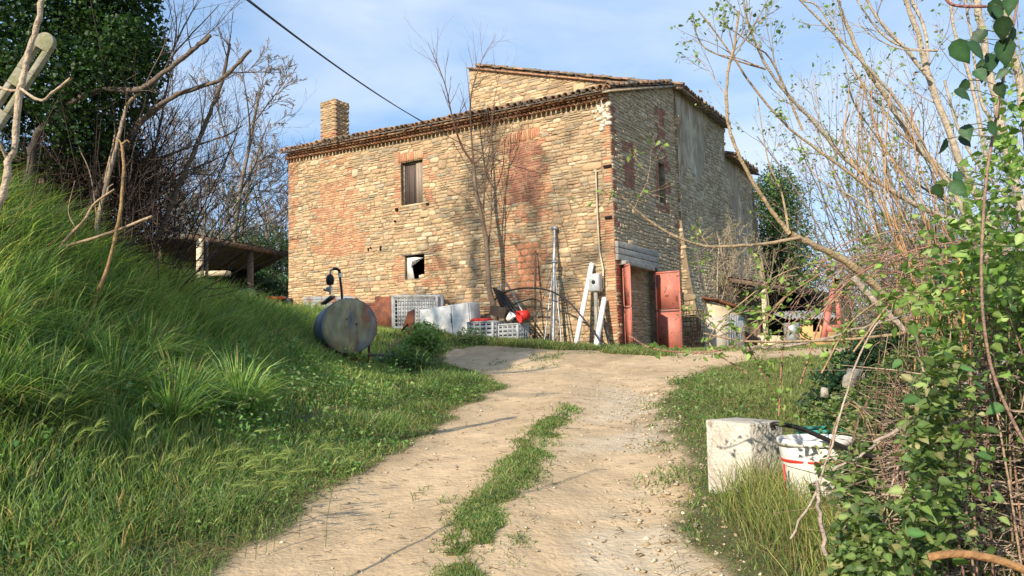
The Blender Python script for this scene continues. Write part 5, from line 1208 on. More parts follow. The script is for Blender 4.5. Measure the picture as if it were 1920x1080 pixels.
for k, (P, r0, r1) in enumerate(stems):
    P = smooth_path(P, 5); rr = np.linspace(r0, r1, len(P))
    if k == 0: tubes(b, [(P, rr)], 9, col=(.22, .165, .12)); continue
    br[0].append((P, rr))
    for i in range(14 if k < 6 else 4):
        t = rng.uniform(.25, 1); a = min(int(t*(len(P)-1)), len(P)-2); T_ = P[a+1]-P[a]; T_ /= np.linalg.norm(T_); an = R(rng.uniform(22, 50)); nd = T_*math.cos(an)+perp(rng, T_)*math.sin(an)
        o_ = [[], []]; grow(rng, P[a], nd, rng.uniform(.5, 1.25), rr[a]*.5, 0, o_, [3], .5, (20, 45), [.10, .06], .07, 5); br[1] += o_[0]; br[2] += o_[1]
b.build('trunk', M['bark'], lt, smooth=True); b = MB(); branchset(br, 0, b, (.19, .12, .085), rng, (6, 4, 3)); b.build('branches', M['bark'], lt)
# geranium like bush and dark green weeds by the crates
def pixbush(name, lab, px, py, Y, rx, rz_, n, sz, cols, shape='oval', **k):
    c = at(px, py, Y); return bushmass(name, lab, [((c[0], Y, c[2]), (rx, rx*.8, rz_)), ((c[0]+rx*.5, Y-.1, c[2]-rz_*.4), (rx*.6, rx*.6, rz_*.7)), ((c[0]-rx*.6, Y, c[2]-rz_*.5), (rx*.6, rx*.6, rz_*.6))], n, sz, cols, rng, shape=shape, ntw=60, tl=.4, **k)
pixbush('leafy_bush', 'bright green leafy bush in front of the white fridge', 795, 632, 16.3, .42, .38, 1500, .06, [[.20, .30, .08], [.27, .37, .12], [.14, .22, .06]], 'ivy')
pixbush('leafy_bush', 'dark low bush between fridge and harvest crate', 882, 632, 19.3, .42, .30, 1500, .045, [[.06, .12, .035], [.09, .17, .05]])
pixbush('leafy_bush', 'low sprawling dark green bush right of the slab stack', 760, 668, 15.2, .55, .22, 1300, .05, [[.11, .19, .05], [.15, .24, .07], [.08, .14, .04]], 'ivy')
# tall dry stalks with tiny seed heads in front of the fridge
# ---- ivy covered tree at the far right of the house
c = at(1455, 420, 36); bushmass('ivy_tree', 'dark round ivy covered tree right of the farmhouse', [((c[0], 36, c[2]+.2), (1.7, 1.6, 2.6)), ((c[0]-.5, 36, c[2]-2.2), (1.7, 1.6, 2.4)), ((c[0]+.6, 36, c[2]-1.8), (1.5, 1.5, 2.2)), ((c[0]+.1, 36, c[2]+1.3), (1.2, 1.2, 1.5))], 26000, .10, [[.035, .075, .02], [.05, .105, .03], [.08, .14, .04]], rng, cat='tree')
# ---- pale bare bushes hugging the flank wall
wb = [(1347, 620, 26.6, 5.6), (1378, 620, 27.6, 6.0), (1404, 620, 28.6, 5.4), (1326, 600, 25.6, 5.0), (1425, 620, 29, 5.0), (1362, 620, 26.4, 5.2)]
for k, (px_, py_, Y_, H_) in enumerate(wb):
    p = at(px_, py_, Y_); base = (p[0], Y_, 1.6)
    tree('bare_shrub', ('pale bare shrub climbing the plastered flank wall', 'tall pale bare shrub at the middle of the flank wall', 'bare shrub rising to the far end of the flank', 'short bare shrub near the battered quoins', 'outermost bare shrub beside the ivy covered tree', 'tangled bare shrub above the cream annex')[k], base, [(rng.normal(0, .15), -.05, 1) for _ in range(2)], [H_*.75]*2, [.035]*2, [8, 6, 4], .42, (20, 60), [.03, .04, .02, 0], .14, (.40, .33, .24), rng, minr=.006, group='bare shrubs along the flank wall', cat='shrub', leaf=(350, .05, [[.2, .26, .08], [.16, .2, .06]], 'oval'), sides=(5, 4, 3, 3))
# background trees right, beyond the yard
for k, (px_, Y_, H_, lab) in enumerate(((1580, 38, 6.5, 'budding tree right of the ivy covered tree'), (1660, 33, 7.5, 'budding tree behind the right thicket with upright shoots'), (1760, 36, 8.5, 'tall budding tree behind the bramble leaves'), (1860, 32, 8, 'budding tree at the right edge beyond the brambles'), (1530, 44, 5.5, 'small distant budding tree beyond the yellow hut'))):
    p = at(px_, 600, Y_); tree('budding_tree', lab, (p[0], Y_, float(gz(p[0], Y_))), [(rng.normal(0, .2), 0, 1) for _ in range(3)], [H_*.55]*3, [.07]*3, [7, 7, 6], .55, (20, 50), [.04, .05, .04, .02], .11, (.22, .18, .14), rng, minr=.010, leaf=(1600, .075, [[.17, .25, .07], [.12, .2, .05]], 'oval'), group='budding trees beyond the yard', sides=(5, 4, 3, 3))
for k, (px_, py_, Y_, rx, lab) in enumerate(((1640, 590, 30, 2.6, 'grey green scrub behind the red machine frame'), (1760, 580, 28, 2.8, 'scrub mass behind the bramble thicket'), (1880, 560, 26, 2.6, 'scrub at the right edge behind the brambles'), (1560, 620, 36, 2.4, 'distant scrub beyond the hut'))):
    c = at(px_, py_, Y_); bushmass('wild_bush', lab, [((c[0]-rx*.5, Y_, c[2]-.1), (rx*.6, 1.2, 1.1)), ((c[0]+rx*.5, Y_, c[2]-.1), (rx*.6, 1.2, 1.2)), ((c[0], Y_, c[2]-1), (rx, 1.2, .9))], 5000, .09, [[.09, .14, .04], [.15, .16, .07], [.20, .15, .09]], rng, group='scrub beyond the yard', ntw=500)
# ================================================================== LEFT THICKET AND LIMBS
def limb(pts, Y0, Y1, r0, r1, out, m=6):
    P = smooth_path(pl(pts, Y0, Y1), m); q_ = np.random.default_rng(int(abs(pts[0][0]*7+pts[0][1]))); P = P+q_.normal(0, r0*.10, P.shape); out.append((P, np.linspace(r0, r1, len(P))*q_.uniform(.88, 1.14, len(P)))); return P
def limbs_thing(name, lab, cat, base, trunk, rest, colr, spr=(0, .5, .006), lf=None, up=.05, mt='bark', rngx=rng, group=None, leafshape='oval', sprlv=2):
    """trunk/rest: lists of (pts, Y0, Y1, r0, r1)"""
    t = thing(name, lab, cat, base, group); b = MB(); A = []
    for a_ in trunk: limb(*a_, A)
    if name != 'fallen_branch':
        A[:] = [((np.vstack([G(P[0], -.1), P]), np.concatenate([[rr[0]*1.1], rr])) if P[0][2] > float(gz(P[0][0], P[0][1]))-.1 else (P, rr)) for P, rr in A]
    tubes(b, A, 10, col=colr); b.build('trunk', M[mt], t, smooth=True)
    B_ = []; 
    for a_ in rest: limb(*a_, B_)
    tw = []
    n, L_, r_ = spr
    for P, rr in A+B_:
        ln = np.linalg.norm(np.diff(P, axis=0), axis=1).sum()
        for _ in range(int(n*ln)):
            f = rngx.uniform(.15, 1); a = min(int(f*(len(P)-1)), len(P)-2); T_ = P[a+1]-P[a]; T_ /= np.linalg.norm(T_); an = R(rngx.uniform(25, 60)); o_ = [[], [], []][:sprlv+1]
            grow(rngx, P[a], T_*math.cos(an)+perp(rngx, T_)*math.sin(an)+UP*.25, L_*rngx.uniform(.4, 1.4), min(rr[a]*.5, r_), 0, o_, [4, 3][:sprlv], .5, (20, 50), [up]*3, .09, 5); tw += sum(o_, [])
    b = MB(); 
    if B_: tubes(b, B_, 8, col=colr)
    if tw: tubes(b, tw, 4, cols=[np.array(colr)*rngx.uniform(.6, 1.1) for _ in tw])
    if B_ or tw: b.build('branches', M[mt], t, smooth=True)
    if lf:
        n, sz, cols = lf; ends = np.concatenate([P[1:] for P, _ in tw]); k = rngx.integers(0, len(ends), n); b = MB(); rleaves(b, ends[k]+rngx.normal(0, sz*.5, (n, 3)), sz, cols, rngx, leafshape); b.build('leaves', M['leaf'], t)
    return t, A, B_
# pale sinuous sapling close to the eye
limbs_thing('bare_sapling', 'pale crooked bare stem nearest the camera at the left edge', 'sapling', G(at(-60, 460, 2.8)), [([(-30, 470), (0, 378), (14, 326), (15, 300), (28, 274), (35, 185), (44, 141), (55, 93), (72, 37), (80, -20)], 2.9, 2.9, .014, .010)], [([(14, 300), (-5, 262), (-30, 240)], 2.9, 2.8, .006, .004), ([(36, 165), (75, 188), (98, 174), (133, 146)], 2.9, 2.7, .006, .004), ([(-20, 155), (10, 168), (36, 170)], 2.95, 2.9, .006, .005)], (.42, .34, .25), (0, 0, 0))
YA = ground_at(166, 650)[1]; YB = ground_at(178, 560)[1]; YC = ground_at(28, 520)[1]; print('sap', YA, YB, YC)
limbs_thing('bare_sapling', 'thin yellowish upright shoot with cut knobby top on the bank', 'sapling', G(at(166, 650, YA)), [([(164, 650), (170, 590), (181, 552), (200, 507), (215, 448), (226, 393), (232, 310), (228, 268)], YA, YA-.1, .0026*YA, .0018*YA)], [([(228, 270), (222, 262), (216, 266)], YA-.1, YA-.1, .0011*YA, .0004*YA), ([(229, 270), (238, 263), (243, 268)], YA-.1, YA-.1, .0011*YA, .0004*YA)], (.34, .22, .11), (0, 0, 0))
limbs_thing('bare_sapling', 'pale bare sapling on the bank branching toward upper right', 'sapling', G(at(178, 560, YB)), [([(178, 560), (180, 478), (181, 430), (185, 404), (200, 344), (222, 259), (237, 200)], YB, YB, .0030*YB, .0022*YB)], [([(237, 200), (252, 181), (296, 144), (345, 110), (393, 67)], YB, YB-.2, .0022*YB, .0014*YB), ([(196, 344), (205, 300), (215, 250), (212, 180), (225, 120)], YB, YB+.2, .0014*YB, .0006*YB), ([(183, 418), (170, 330), (150, 280), (138, 240)], YB, YB, .0009*YB, .0004*YB)], (.38, .29, .20), (1.2, .4, .004))
limbs_thing('fallen_branch', 'forked bare branch reaching over the grass from the left', 'branch', G(at(28, 520, YC)), [([(20, 508), (70, 487), (111, 467), (170, 448), (222, 431), (285, 405)], YC, YC, .0026*YC, .0016*YC)], [([(111, 467), (130, 441), (159, 411), (178, 381), (215, 355)], YC, YC, .0020*YC, .0012*YC), ([(140, 425), (128, 395), (140, 340)], YC, YC, .0008*YC, .0004*YC), ([(200, 365), (203, 352), (212, 345)], YC, YC, .0012*YC, .0006*YC)], (.40, .29, .19), (1.0, .12, .003), up=.0)
# big dark limbs of the left tree
LB_ = (.16, .125, .10)
lt2, A, B_ = limbs_thing('bare_tree', 'grey limbed bare tree spreading right from the dark ivy mass', 'tree', G(at(60, 420, 9.5)),
    [([(40, 400), (55, 330), (67, 259), (93, 230), (130, 196), (185, 170), (259, 167), (296, 144), (360, 95), (397, 66)], 9.5, 9.0, .06, .022), ([(60, 400), (100, 300), (150, 120), (180, 40), (196, -20)], 10, 10, .07, .04)],
    [([(150, 430), (200, 330), (237, 267), (278, 215), (333, 178), (407, 152), (444, 122), (470, 93)], 9.8, 9.2, .045, .018), ([(300, 440), (330, 360), (352, 315), (389, 222), (415, 159), (431, 82)], 10.5, 10, .04, .02), ([(90, 340), (110, 250), (140, 150), (175, 0)], 10.5, 10.8, .04, .02),
     ([(180, 470), (215, 380), (270, 320), (330, 285), (420, 255), (455, 235)], 10.5, 10, .03, .006), ([(210, 440), (260, 370), (330, 330), (400, 300), (457, 268)], 10.8, 10.3, .025, .005), ([(140, 440), (190, 330), (240, 240), (290, 160), (340, 60), (372, 0)], 10.5, 10.3, .03, .006), ([(160, 450), (210, 330), (270, 200), (320, 110), (410, 10)], 10.8, 10.3, .028, .006), ([(230, 470), (260, 380), (290, 280), (310, 180), (330, 60), (325, 0)], 11, 11, .028, .006)], LB_, (3.2, .75, .009), up=.07)
# the twiggy elder: a dense fan of thin shoots, shade put into their dark bark
base = G(at(140, 450, 11)); out = [[], [], [], []]
for k in range(30):
    px_ = rng.uniform(110, 290); p = G(at(px_, 470, rng.uniform(10.3, 12.5))); d = np.array([rng.uniform(-.1, 1.0), rng.normal(0, .25), rng.uniform(.5, 1.1)])
    grow(rng, p, d, rng.uniform(1.8, 3.3), rng.uniform(.008, .016), 0, out, [9, 5, 3], .5, (18, 50), [.05, .05, .04, .03], .07, 6, .15)
t = thing('bare_thicket', 'dense fan of thin dark bare shoots on top of the bank', 'thicket', base); b = MB(); branchset(out, 0, b, (.062, .045, .040), rng, (5, 4, 3, 3)); b.build('shoots', M['bark'], t)
# low tangle at its foot, its bark colour darkened for shade too
lines = []
for _ in range(2800):
    p = at(rng.uniform(-20, 300), rng.uniform(300, 480), rng.uniform(9.5, 12)); d = np.array([rng.normal(0, .5), rng.normal(0, .3), rng.normal(.2, .45)]); m_ = p+d*.4+rng.normal(0, .08, 3); lines.append((np.array([p, m_, m_+d*.35+rng.normal(0, .1, 3)]), np.array([.006, .005, .003])))
b = MB(); tubes(b, lines, 3, cols=[np.array((.085, .06, .048))*rng.uniform(.4, 1.6) for _ in lines]); b.build('tangle', M['bark'], t)
# ivy covered evergreen, upper left; dark leaves, lowered further to paint its shade
boxes = []
for (px_, py_, rx, rz_, dy) in ((60, 60, .9, .75, 0), (160, 40, .8, .6, .3), (230, 60, .55, .65, .2), (130, 150, .7, .6, -.2), (230, 150, .45, .45, 0), (40, 200, .6, .5, .4), (170, 230, .55, .5, 0), (100, -60, 1.2, .7, 0), (220, -40, .6, .5, 0), (130, 330, .8, .5, .8), (30, 330, .7, .55, .8), (200, 300, .6, .5, 1.2), (80, 400, .6, .4, 1.4), (-60, 100, .8, 1.2, 0), (265, 95, .3, .35, 0)):
    c = at(px_, py_, 9.6+dy); boxes.append((tuple(c), (rx, .8, rz_)))
ev = bushmass('ivy_tree', 'large dark ivy clad evergreen filling the upper left corner', boxes, 42000, .052, [[.015, .038, .014], [.024, .055, .018], [.036, .08, .024], [.06, .12, .035]], rng, cat='tree', twc=(.06, .045, .035), ntw=60, tl=.9, shape='ivy')
# a tree outside the frame on the left that throws the middle of the wall into broken shade
base = np.array([-16.0, -1.3, float(gz(-16.0, -1.3))]); tree('shade_tree', 'very tall tree standing left of the view beyond the bank', base, [(rng.normal(0, .1), rng.normal(0, .1), 1) for _ in range(3)], [13]*3, [.2]*3, [9, 8, 5], .5, (20, 55), [.02, .04, .03, 0], .1, GB, rng, leaf=(1300, .16, [[.04, .09, .03], [.06, .12, .03]], 'oval'), minr=.02, sides=(6, 4, 3, 3))
# ================================================================== RIGHT FOREGROUND: pale multi-stem tree, brambles
rng = np.random.default_rng(41)
PB_ = (.40, .34, .265)
BUD = [[.17, .27, .06], [.24, .33, .09], [.12, .2, .05]]
BASE = G(at(1960, 660, 7.0))
limbs_thing('pale_tree', 'large pale grey many stemmed tree spreading from the right edge', 'tree', BASE,
    [([(1990, 700), (1935, 560), (1870, 440), (1800, 300), (1745, 150), (1720, 60), (1690, -20)], 7.0, 6.8, 0.0474, 0.0195), ([(1985, 700), (1950, 520), (1900, 330), (1860, 160), (1830, 0)], 7, 7.2, 0.0502, 0.0279), ([(1995, 700), (1975, 480), (1930, 250), (1900, 100), (1880, -20)], 7, 6.9, 0.0502, 0.0279)],
    [([(1960, 620), (1860, 500), (1780, 345), (1715, 268), (1660, 180), (1620, 120), (1585, 40), (1568, -10)], 7, 6.4, 0.0307, 0.0134), ([(1900, 480), (1800, 420), (1720, 385), (1600, 310), (1530, 232), (1480, 180), (1440, 128), (1405, 50), (1392, -10)], 6.9, 6.0, 0.0251, 0.0078), ([(1760, 330), (1700, 215), (1640, 140), (1560, 60), (1490, -10)], 6.6, 6.2, 0.0156, 0.0078),
     ([(1790, 345), (1740, 290), (1690, 250), (1650, 200), (1600, 130), (1540, 20), (1500, 0)], 6.8, 6.6, 0.0123, 0.0067), ([(1745, 150), (1700, 95), (1650, 40), (1620, -10)], 6.8, 6.8, 0.0167, 0.0112), ([(1757, 95), (1700, 90), (1650, 60), (1600, -10)], 6.7, 6.7, 0.0112, 0.0067), ([(1752, 95), (1690, 92), (1640, 70), (1610, 40), (1622, 25)], 6.6, 6.6, 0.0067, 0.0034), ([(1740, 120), (1735, 60), (1715, 10), (1700, -20)], 6.9, 7, 0.0156, 0.0112), ([(1850, 300), (1820, 150), (1790, 60), (1780, -20)], 7.2, 7.3, 0.0195, 0.0123),
     ([(1870, 440), (1780, 380), (1700, 330), (1640, 250), (1600, 190), (1585, 120)], 7.2, 7.2, 0.0123, 0.0044), ([(1900, 520), (1790, 450), (1690, 430), (1600, 370), (1530, 330), (1500, 260)], 7.1, 7.4, 0.0134, 0.0044), ([(1930, 330), (1880, 250), (1840, 190), (1820, 60), (1810, 0)], 7.3, 7.4, 0.0167, 0.0112), ([(1950, 450), (1900, 380), (1850, 330), (1800, 250), (1770, 150)], 7.4, 7.4, 0.0167, 0.0112)],
    PB_, (2.6, .55, .006), lf=(700, .035, BUD), up=.09)
# the near arching limb
limbs_thing('pale_tree', 'slimmer limbed tree arching left with a long curved bare bough', 'tree', G(at(1800, 700, 5.2)),
    [([(1790, 720), (1733, 640), (1690, 590), (1640, 535), (1585, 490), (1530, 462), (1480, 438)], 5.2, 4.8, .030, .018)],
    [([(1480, 438), (1440, 385), (1400, 320), (1370, 250), (1362, 190), (1366, 130), (1378, 80), (1385, 20)], 4.8, 4.5, .014, .007), ([(1500, 445), (1450, 455), (1395, 460), (1330, 462), (1270, 445), (1215, 412), (1180, 382), (1160, 362)], 4.8, 4.4, .011, .005), ([(1640, 360), (1560, 300), (1480, 240), (1410, 160), (1370, 100), (1310, 20)], 5, 4.6, .010, .004),
     ([(1505, 245), (1465, 150), (1440, 105), (1420, 90), (1350, 40)], 5, 4.7, .008, .003), ([(1436, 130), (1385, 115), (1330, 95), (1308, 70), (1302, 40)], 4.8, 4.7, .006, .003), ([(1436, 130), (1380, 108), (1340, 100), (1298, 72)], 4.7, 4.7, .004, .002), ([(1730, 620), (1610, 635), (1500, 640), (1400, 640), (1320, 625)], 4.6, 4.3, .010, .004), ([(1480, 440), (1465, 360), (1440, 300), (1420, 180)], 4.9, 4.9, .008, .003)],
    (.36, .27, .17), (3.0, .30, .004), lf=(520, .028, BUD), up=.04)
# rear web of thin upright shoots between sky and thicket
out = [[], [], []]
for k in range(64):
    p = G(at(rng.uniform(1600, 2050), 640, rng.uniform(8, 13))); grow(rng, p, np.array([rng.uniform(-.45, .15), rng.normal(0, .2), 1.0]), rng.uniform(1.8, 4.2), rng.uniform(.010, .02), 0, out, [8, 4], .42, (18, 50), [.03, .05, .04], .08, 7, .2)
t = thing('budding_thicket', 'web of thin upright budding shoots filling the right background', 'thicket', G(at(1750, 640, 9.5)))
b = MB(); branchset(out, 0, b, (.19, .145, .115), rng, (5, 3, 3)); b.build('shoots', M['bark'], t)
ends = np.concatenate([P[1:] for P, _ in out[2]+out[1]]); k = rng.integers(0, len(ends), 7000); b = MB(); rleaves(b, ends[k]+rng.normal(0, .03, (7000, 3)), .042, BUD+[[.30, .2, .13]], rng); b.build('leaves', M['leaf'], t)
# dangling dead vine on the pale tree
b = MB(); ls = []
for k in range(26):
    x0 = rng.uniform(1590, 1720); y0 = rng.uniform(130, 260); P = pl([(x0, y0), (x0+rng.uniform(-30, 60), y0+120), (x0+rng.uniform(0, 130), y0+280), (x0+rng.uniform(40, 200), y0+480)], 6.0, 5.4); P = smooth_path(P, 5); ls.append((P, np.full(len(P), rng.uniform(.0025, .006))))
tubes(b, ls, 4, cols=[np.array((.36, .22, .11))*rng.uniform(.6, 1.3) for _ in ls]); tag(b.build('dead_vine', M['bark']), 'brown dead climbing vines hanging from the pale tree', 'vine')
# ---- bramble thicket
def tz(x, y):      # top of the thicket above ground, rising to the right
    px_ = 960+x/y*FPX
    return ss((px_-1500)/420)*1.2+.24*ss((px_-1440)/90)*ss((5.4-y)/1)+.1*(px_ > 1500)
N = 95000; y = rng.uniform(3.0, 8.6, N); x = y*rng.uniform(.31, .74, N); px_ = 960+x/y*FPX
H_ = tz(x, y)*(1+.25*ss((y-4.5)/3))+.10*(px_ > 1520)*(.55+.9*fbm(x*1.6, y*1.6, 3, 5)); g = gz(x, y)
top = g+H_; u = rng.random(N); z = g+H_*u**.55+rng.normal(0, .04, N)
hole = fbm(px_*.012, z*2.2+y*.5, 3, 15)
k = (H_ > .08) & (hole > .36) & (x > xr(y)+.35) & ~((np.abs(x-2.15) < .28) & (y < 5.2) & (z > .75)) & ~((np.hypot(x-tub.location.x, y-tub.location.y) < .24)) & ~((np.hypot(x-blk_p[0], y-Yb) < .5))
k &= ~((px_ > 1640) & (z < g+.32*H_) & (rng.random(N) < .9))
front = (y < tub.location.y) & (np.abs(px_-1515) < 80) & (rng.random(N) < .25); k &= ~front
P = np.stack([x, y, z], 1)[k]; print('bramble', len(P))
bt_ = thing('bramble_thicket', 'sprawling leafy bramble thicket filling the lower right corner', 'brambles', G(np.array([3.2, 5.5, 0])))
sel = rng.random(len(P)) < .30; P = P[sel]
# leaves come in threes
off = rng.normal(0, .03, (len(P), 3)); P3 = np.concatenate([P, P+off, P-off])
b = MB(); rleaves(b, P3, .043, [[.10, .165, .045], [.14, .22, .06], [.075, .125, .04], [.20, .27, .09], [.06, .10, .035], [.24, .24, .11], [.12, .19, .055]], rng, 'oval', droop=.2, upn=.75, sv=.5); b.build('leaves', M['leaf'], bt_)
lines = []; cols = []
for _ in range(200):
    y0 = rng.uniform(3.4, 8.5); x0 = y0*rng.uniform(.47, .74); p = np.array([x0, y0, float(gz(x0, y0))]); d = np.array([rng.uniform(-.8, .6), rng.uniform(-.5, .5), 0]); L_ = rng.uniform(.4, 1.0); hh = tz(x0, y0)*rng.uniform(.7, 1.3)+.15
    Pc = np.array([p+d*L_*t+UP*hh*(2.6*t-2.1*t*t)*1.1 for t in np.linspace(0, 1, 9)]); lines.append((Pc, np.linspace(.0055, .0022, 9))); cols.append(np.array([(.27, .16, .12), (.20, .20, .10), (.32, .23, .16)][rng.integers(3)])*rng.uniform(.6, 1.2))
b = MB(); tubes(b, lines, 5, cols=cols); b.build('canes', M['bark'], bt_)
lines = []; cols = []
for _ in range(6500):
    y0 = rng.uniform(3.6, 8.8); x0 = y0*rng.uniform(.47, .76); zt_ = tz(x0, y0); p = np.array([x0, y0, float(gz(x0, y0))+rng.random()*zt_*.8]); d = np.array([rng.normal(), rng.normal()*.6, rng.normal()*.5]); d *= rng.uniform(.08, .38); m_ = p+d*.5+rng.normal(0, .03, 3)
    lines.append((np.array([p, m_, p+d]), np.array([.004, .0035, .002])*rng.uniform(.5, 1.5))); cols.append(np.array((.36, .28, .21))*rng.uniform(.35, 1.3))
b = MB(); tubes(b, lines, 4, cols=cols); b.build('dead_stems', M['bark'], bt_)
# reddish arching canes in front of the yard
cn = [([(1500, 720), (1560, 560), (1680, 480), (1840, 450), (1960, 470)], 4.8), ([(1400, 700), (1330, 640), (1400, 560), (1500, 500), (1700, 470)], 4.9), ([(1430, 660), (1440, 560), (1410, 470)], 5.2), ([(1180, 630), (1230, 655), (1330, 660), (1400, 635), (1470, 560), (1560, 500)], 4.6), ([(1560, 560), (1500, 620), (1560, 640), (1700, 600)], 5), ([(1760, 640), (1660, 560), (1560, 520), (1470, 520), (1420, 560)], 5.1), ([(1460, 780), (1470, 640), (1500, 560), (1560, 470), (1680, 430)], 5.3), ([(1540, 700), (1600, 600), (1700, 540), (1800, 520)], 4.2), ([(1320, 640), (1420, 600), (1520, 520), (1640, 500), (1780, 510)], 5.5), ([(1390, 620), (1430, 700), (1480, 790)], 4.4), ([(1600, 660), (1680, 560), (1760, 545), (1830, 530)], 3.6), ([(1530, 660), (1440, 590), (1380, 590), (1330, 640)], 5.0), ([(1480, 610), (1600, 530), (1750, 500), (1930, 490)], 6.0), ([(1520, 600), (1640, 510), (1800, 480), (1960, 500)], 5.7)]
for k, (pts, Y_) in enumerate(cn):
    P = smooth_path(pl(pts, Y_, Y_+.3), 8); lc = P[np.argmin(P[:, 2])]
    t = thing('bramble_cane', 'long reddish bramble cane arching before the yard with sparse leaves', 'cane', (lc[0], lc[1], lc[2]), 'arching bramble canes before the yard')
    b = MB(); b.tube(P, np.linspace(.0055, .003, len(P)), 5, col=np.array([(.36, .19, .14), (.36, .25, .15), (.29, .22, .14)][k % 3])); b.build('stem', M['bark'], t)
    n = 26; q_ = P[rng.integers(2, len(P), n)]+rng.normal(0, .02, (n, 3)); b = MB(); rleaves(b, np.concatenate([q_, q_+rng.normal(0, .022, (n, 3))]), .042, BUD, rng, 'oval', droop=.0); b.build('leaves', M['leaf'], t)
# tangle of dry reddish canes across the middle right
lines = []; cols = []
for _ in range(210):
    x0 = rng.uniform(1560, 1960); y0 = rng.normal(515, 38); L_ = rng.uniform(80, 420); s_ = rng.choice([-1, 1]); Y_ = rng.uniform(5.2, 8)
    P = pl([(x0, y0), (x0+s_*L_*.35, y0-rng.uniform(5, 50)), (x0+s_*L_*.7, y0-rng.uniform(-20, 50)), (x0+s_*L_, y0+rng.uniform(-10, 90))], Y_, Y_+rng.normal(0, .4))
    if x0+s_*L_ < 1430: continue
    P = smooth_path(P, 4); lines.append((P, np.full(len(P), rng.uniform(.002, .0045)))); cols.append(np.array([(.34, .21, .15), (.33, .27, .20), (.25, .16, .12)][rng.integers(3)])*rng.uniform(.6, 1.2))
b = MB(); tubes(b, lines, 4, cols=cols); tag(b.build('dry_canes', M['bark']), 'mass of dry reddish canes between the yard and the pale tree', 'canes', kind='stuff')
# leafy climbing bramble against the pale stems, with big glossy leaves nearest the eye
t = thing('climbing_bramble', 'near bramble stem with large glossy dark leaves at the right edge', 'bramble', G(at(1860, 1000, 2.7)))
stm = smooth_path(pl([(1960, 900), (1900, 790), (1862, 700), (1845, 610), (1840, 520), (1842, 440), (1850, 330), (1868, 220), (1888, 110), (1905, 20), (1910, -20)], 2.7, 2.6), 6)
b = MB(); b.tube(stm, np.linspace(.0055, .0045, len(stm)), 8, col=(.27, .18, .14)); b.tube(smooth_path(pl([(1770, -5), (1790, 10), (1850, 12), (1905, 5)], 2.6, 2.6), 5), .005, 6, col=(.32, .15, .13)); b.build('stem', M['bark'], t, smooth=True)
big = [(1785, 98, 1.25), (1813, 98, 1.1), (1845, 75, 1.1), (1880, 92, 1.4), (1850, 130, 1.0), (1790, 188, 1.15), (1815, 170, 1.0), (1830, 150, .9), (1775, 280, 1.05), (1798, 275, 1.0), (1808, 255, .9), (1755, 365, 1.1), (1783, 360, 1.0), (1792, 342, .9), (1860, 20, 1.1), (1895, 10, 1.2), (1880, 50, 1.1), (1852, 250, .8), (1870, 175, .8), (1862, 30, 1.2), (1900, 70, 1.2), (1858, 120, 1.0), (1888, 150, .8)]
P = np.array([at(x, y-20, 2.5+rng.normal(0, .05)) for x, y, s_ in big]); ax_ = np.array([[rng.normal(0, .6), rng.normal(0, .35), -1] for _ in big]); nr = np.array([[rng.normal(-.2, .6), -1, rng.uniform(-.4, .8)] for _ in big])
b = MB(); leaves(b, P, ax_, nr, np.array([.070*s_ for *_, s_ in big])*rng.uniform(.75, 1.2, len(big)), np.array([[.022, .058, .022]])*rng.uniform(.7, 1.7, (len(big), 1)), 'oval')
tubes(b, [(np.array([p, p*.5+q_*.5+[0, 0, .01], q_]), np.full(3, .0018)) for p, q_ in zip(P, [stm[np.argmin(np.abs(stm[:, 2]-p[2]-.03))] for p in P])], 4, col=(.2, .2, .08)); b.build('leaves', M['glossleaf'], t)
lv = []; 
for (cx, cy, sx, sy, n) in ((1860, 400, 50, 60, 150), (1880, 300, 30, 50, 50), (1850, 480, 60, 40, 130), (1880, 560, 50, 60, 130), (1800, 520, 60, 40, 100), (1890, 650, 40, 60, 80), (1900, 200, 20, 60, 60), (1760, 620, 40, 40, 60), (1740, 560, 50, 20, 40)):
    for _ in range(n): lv.append(at(rng.normal(cx, sx), rng.normal(cy, sy), rng.uniform(2.9, 4.2)))
lv = np.array(lv); b = MB(); rleaves(b, np.concatenate([lv, lv+rng.normal(0, .022, lv.shape)]), .044, [[.11, .20, .04], [.17, .28, .06], [.25, .34, .11], [.08, .14, .035]], rng, 'oval', droop=.15); b.build('young_leaves', M['leaf'], t)
for k, (x_, y_, s_, c_) in enumerate(((1715, 668, .14, (.05, .12, .035)), (1745, 640, .09, (.05, .12, .035)), (1760, 610, .10, (.07, .15, .04)), (1800, 690, .09, (.09, .17, .05)), (1690, 755, .10, (.12, .2, .06)), (1640, 900, .09, (.11, .21, .04)), (1560, 1000, .09, (.10, .18, .04)))): 
    pass
P = np.array([at(x, y, 3.0) for x, y in ((1690, 675), (1770, 665), (1755, 620), (1800, 690), (1720, 745), (1830, 720), (1880, 760), (1700, 1000), (1860, 860))]); n = len(P)
b = MB(); leaves(b, P, np.stack([np.where(np.arange(n) % 2, 1, -1)*.9, rng.normal(0, .2, n), rng.normal(-.2, .3, n)], 1), np.stack([rng.normal(0, .2, n), -np.ones(n)*.7, np.ones(n)*.8], 1), rng.uniform(.045, .08, n), np.array([[.06, .135, .04]])*rng.uniform(.8, 1.7, (n, 1))); b.build('low_leaves', M['leaf'], t)
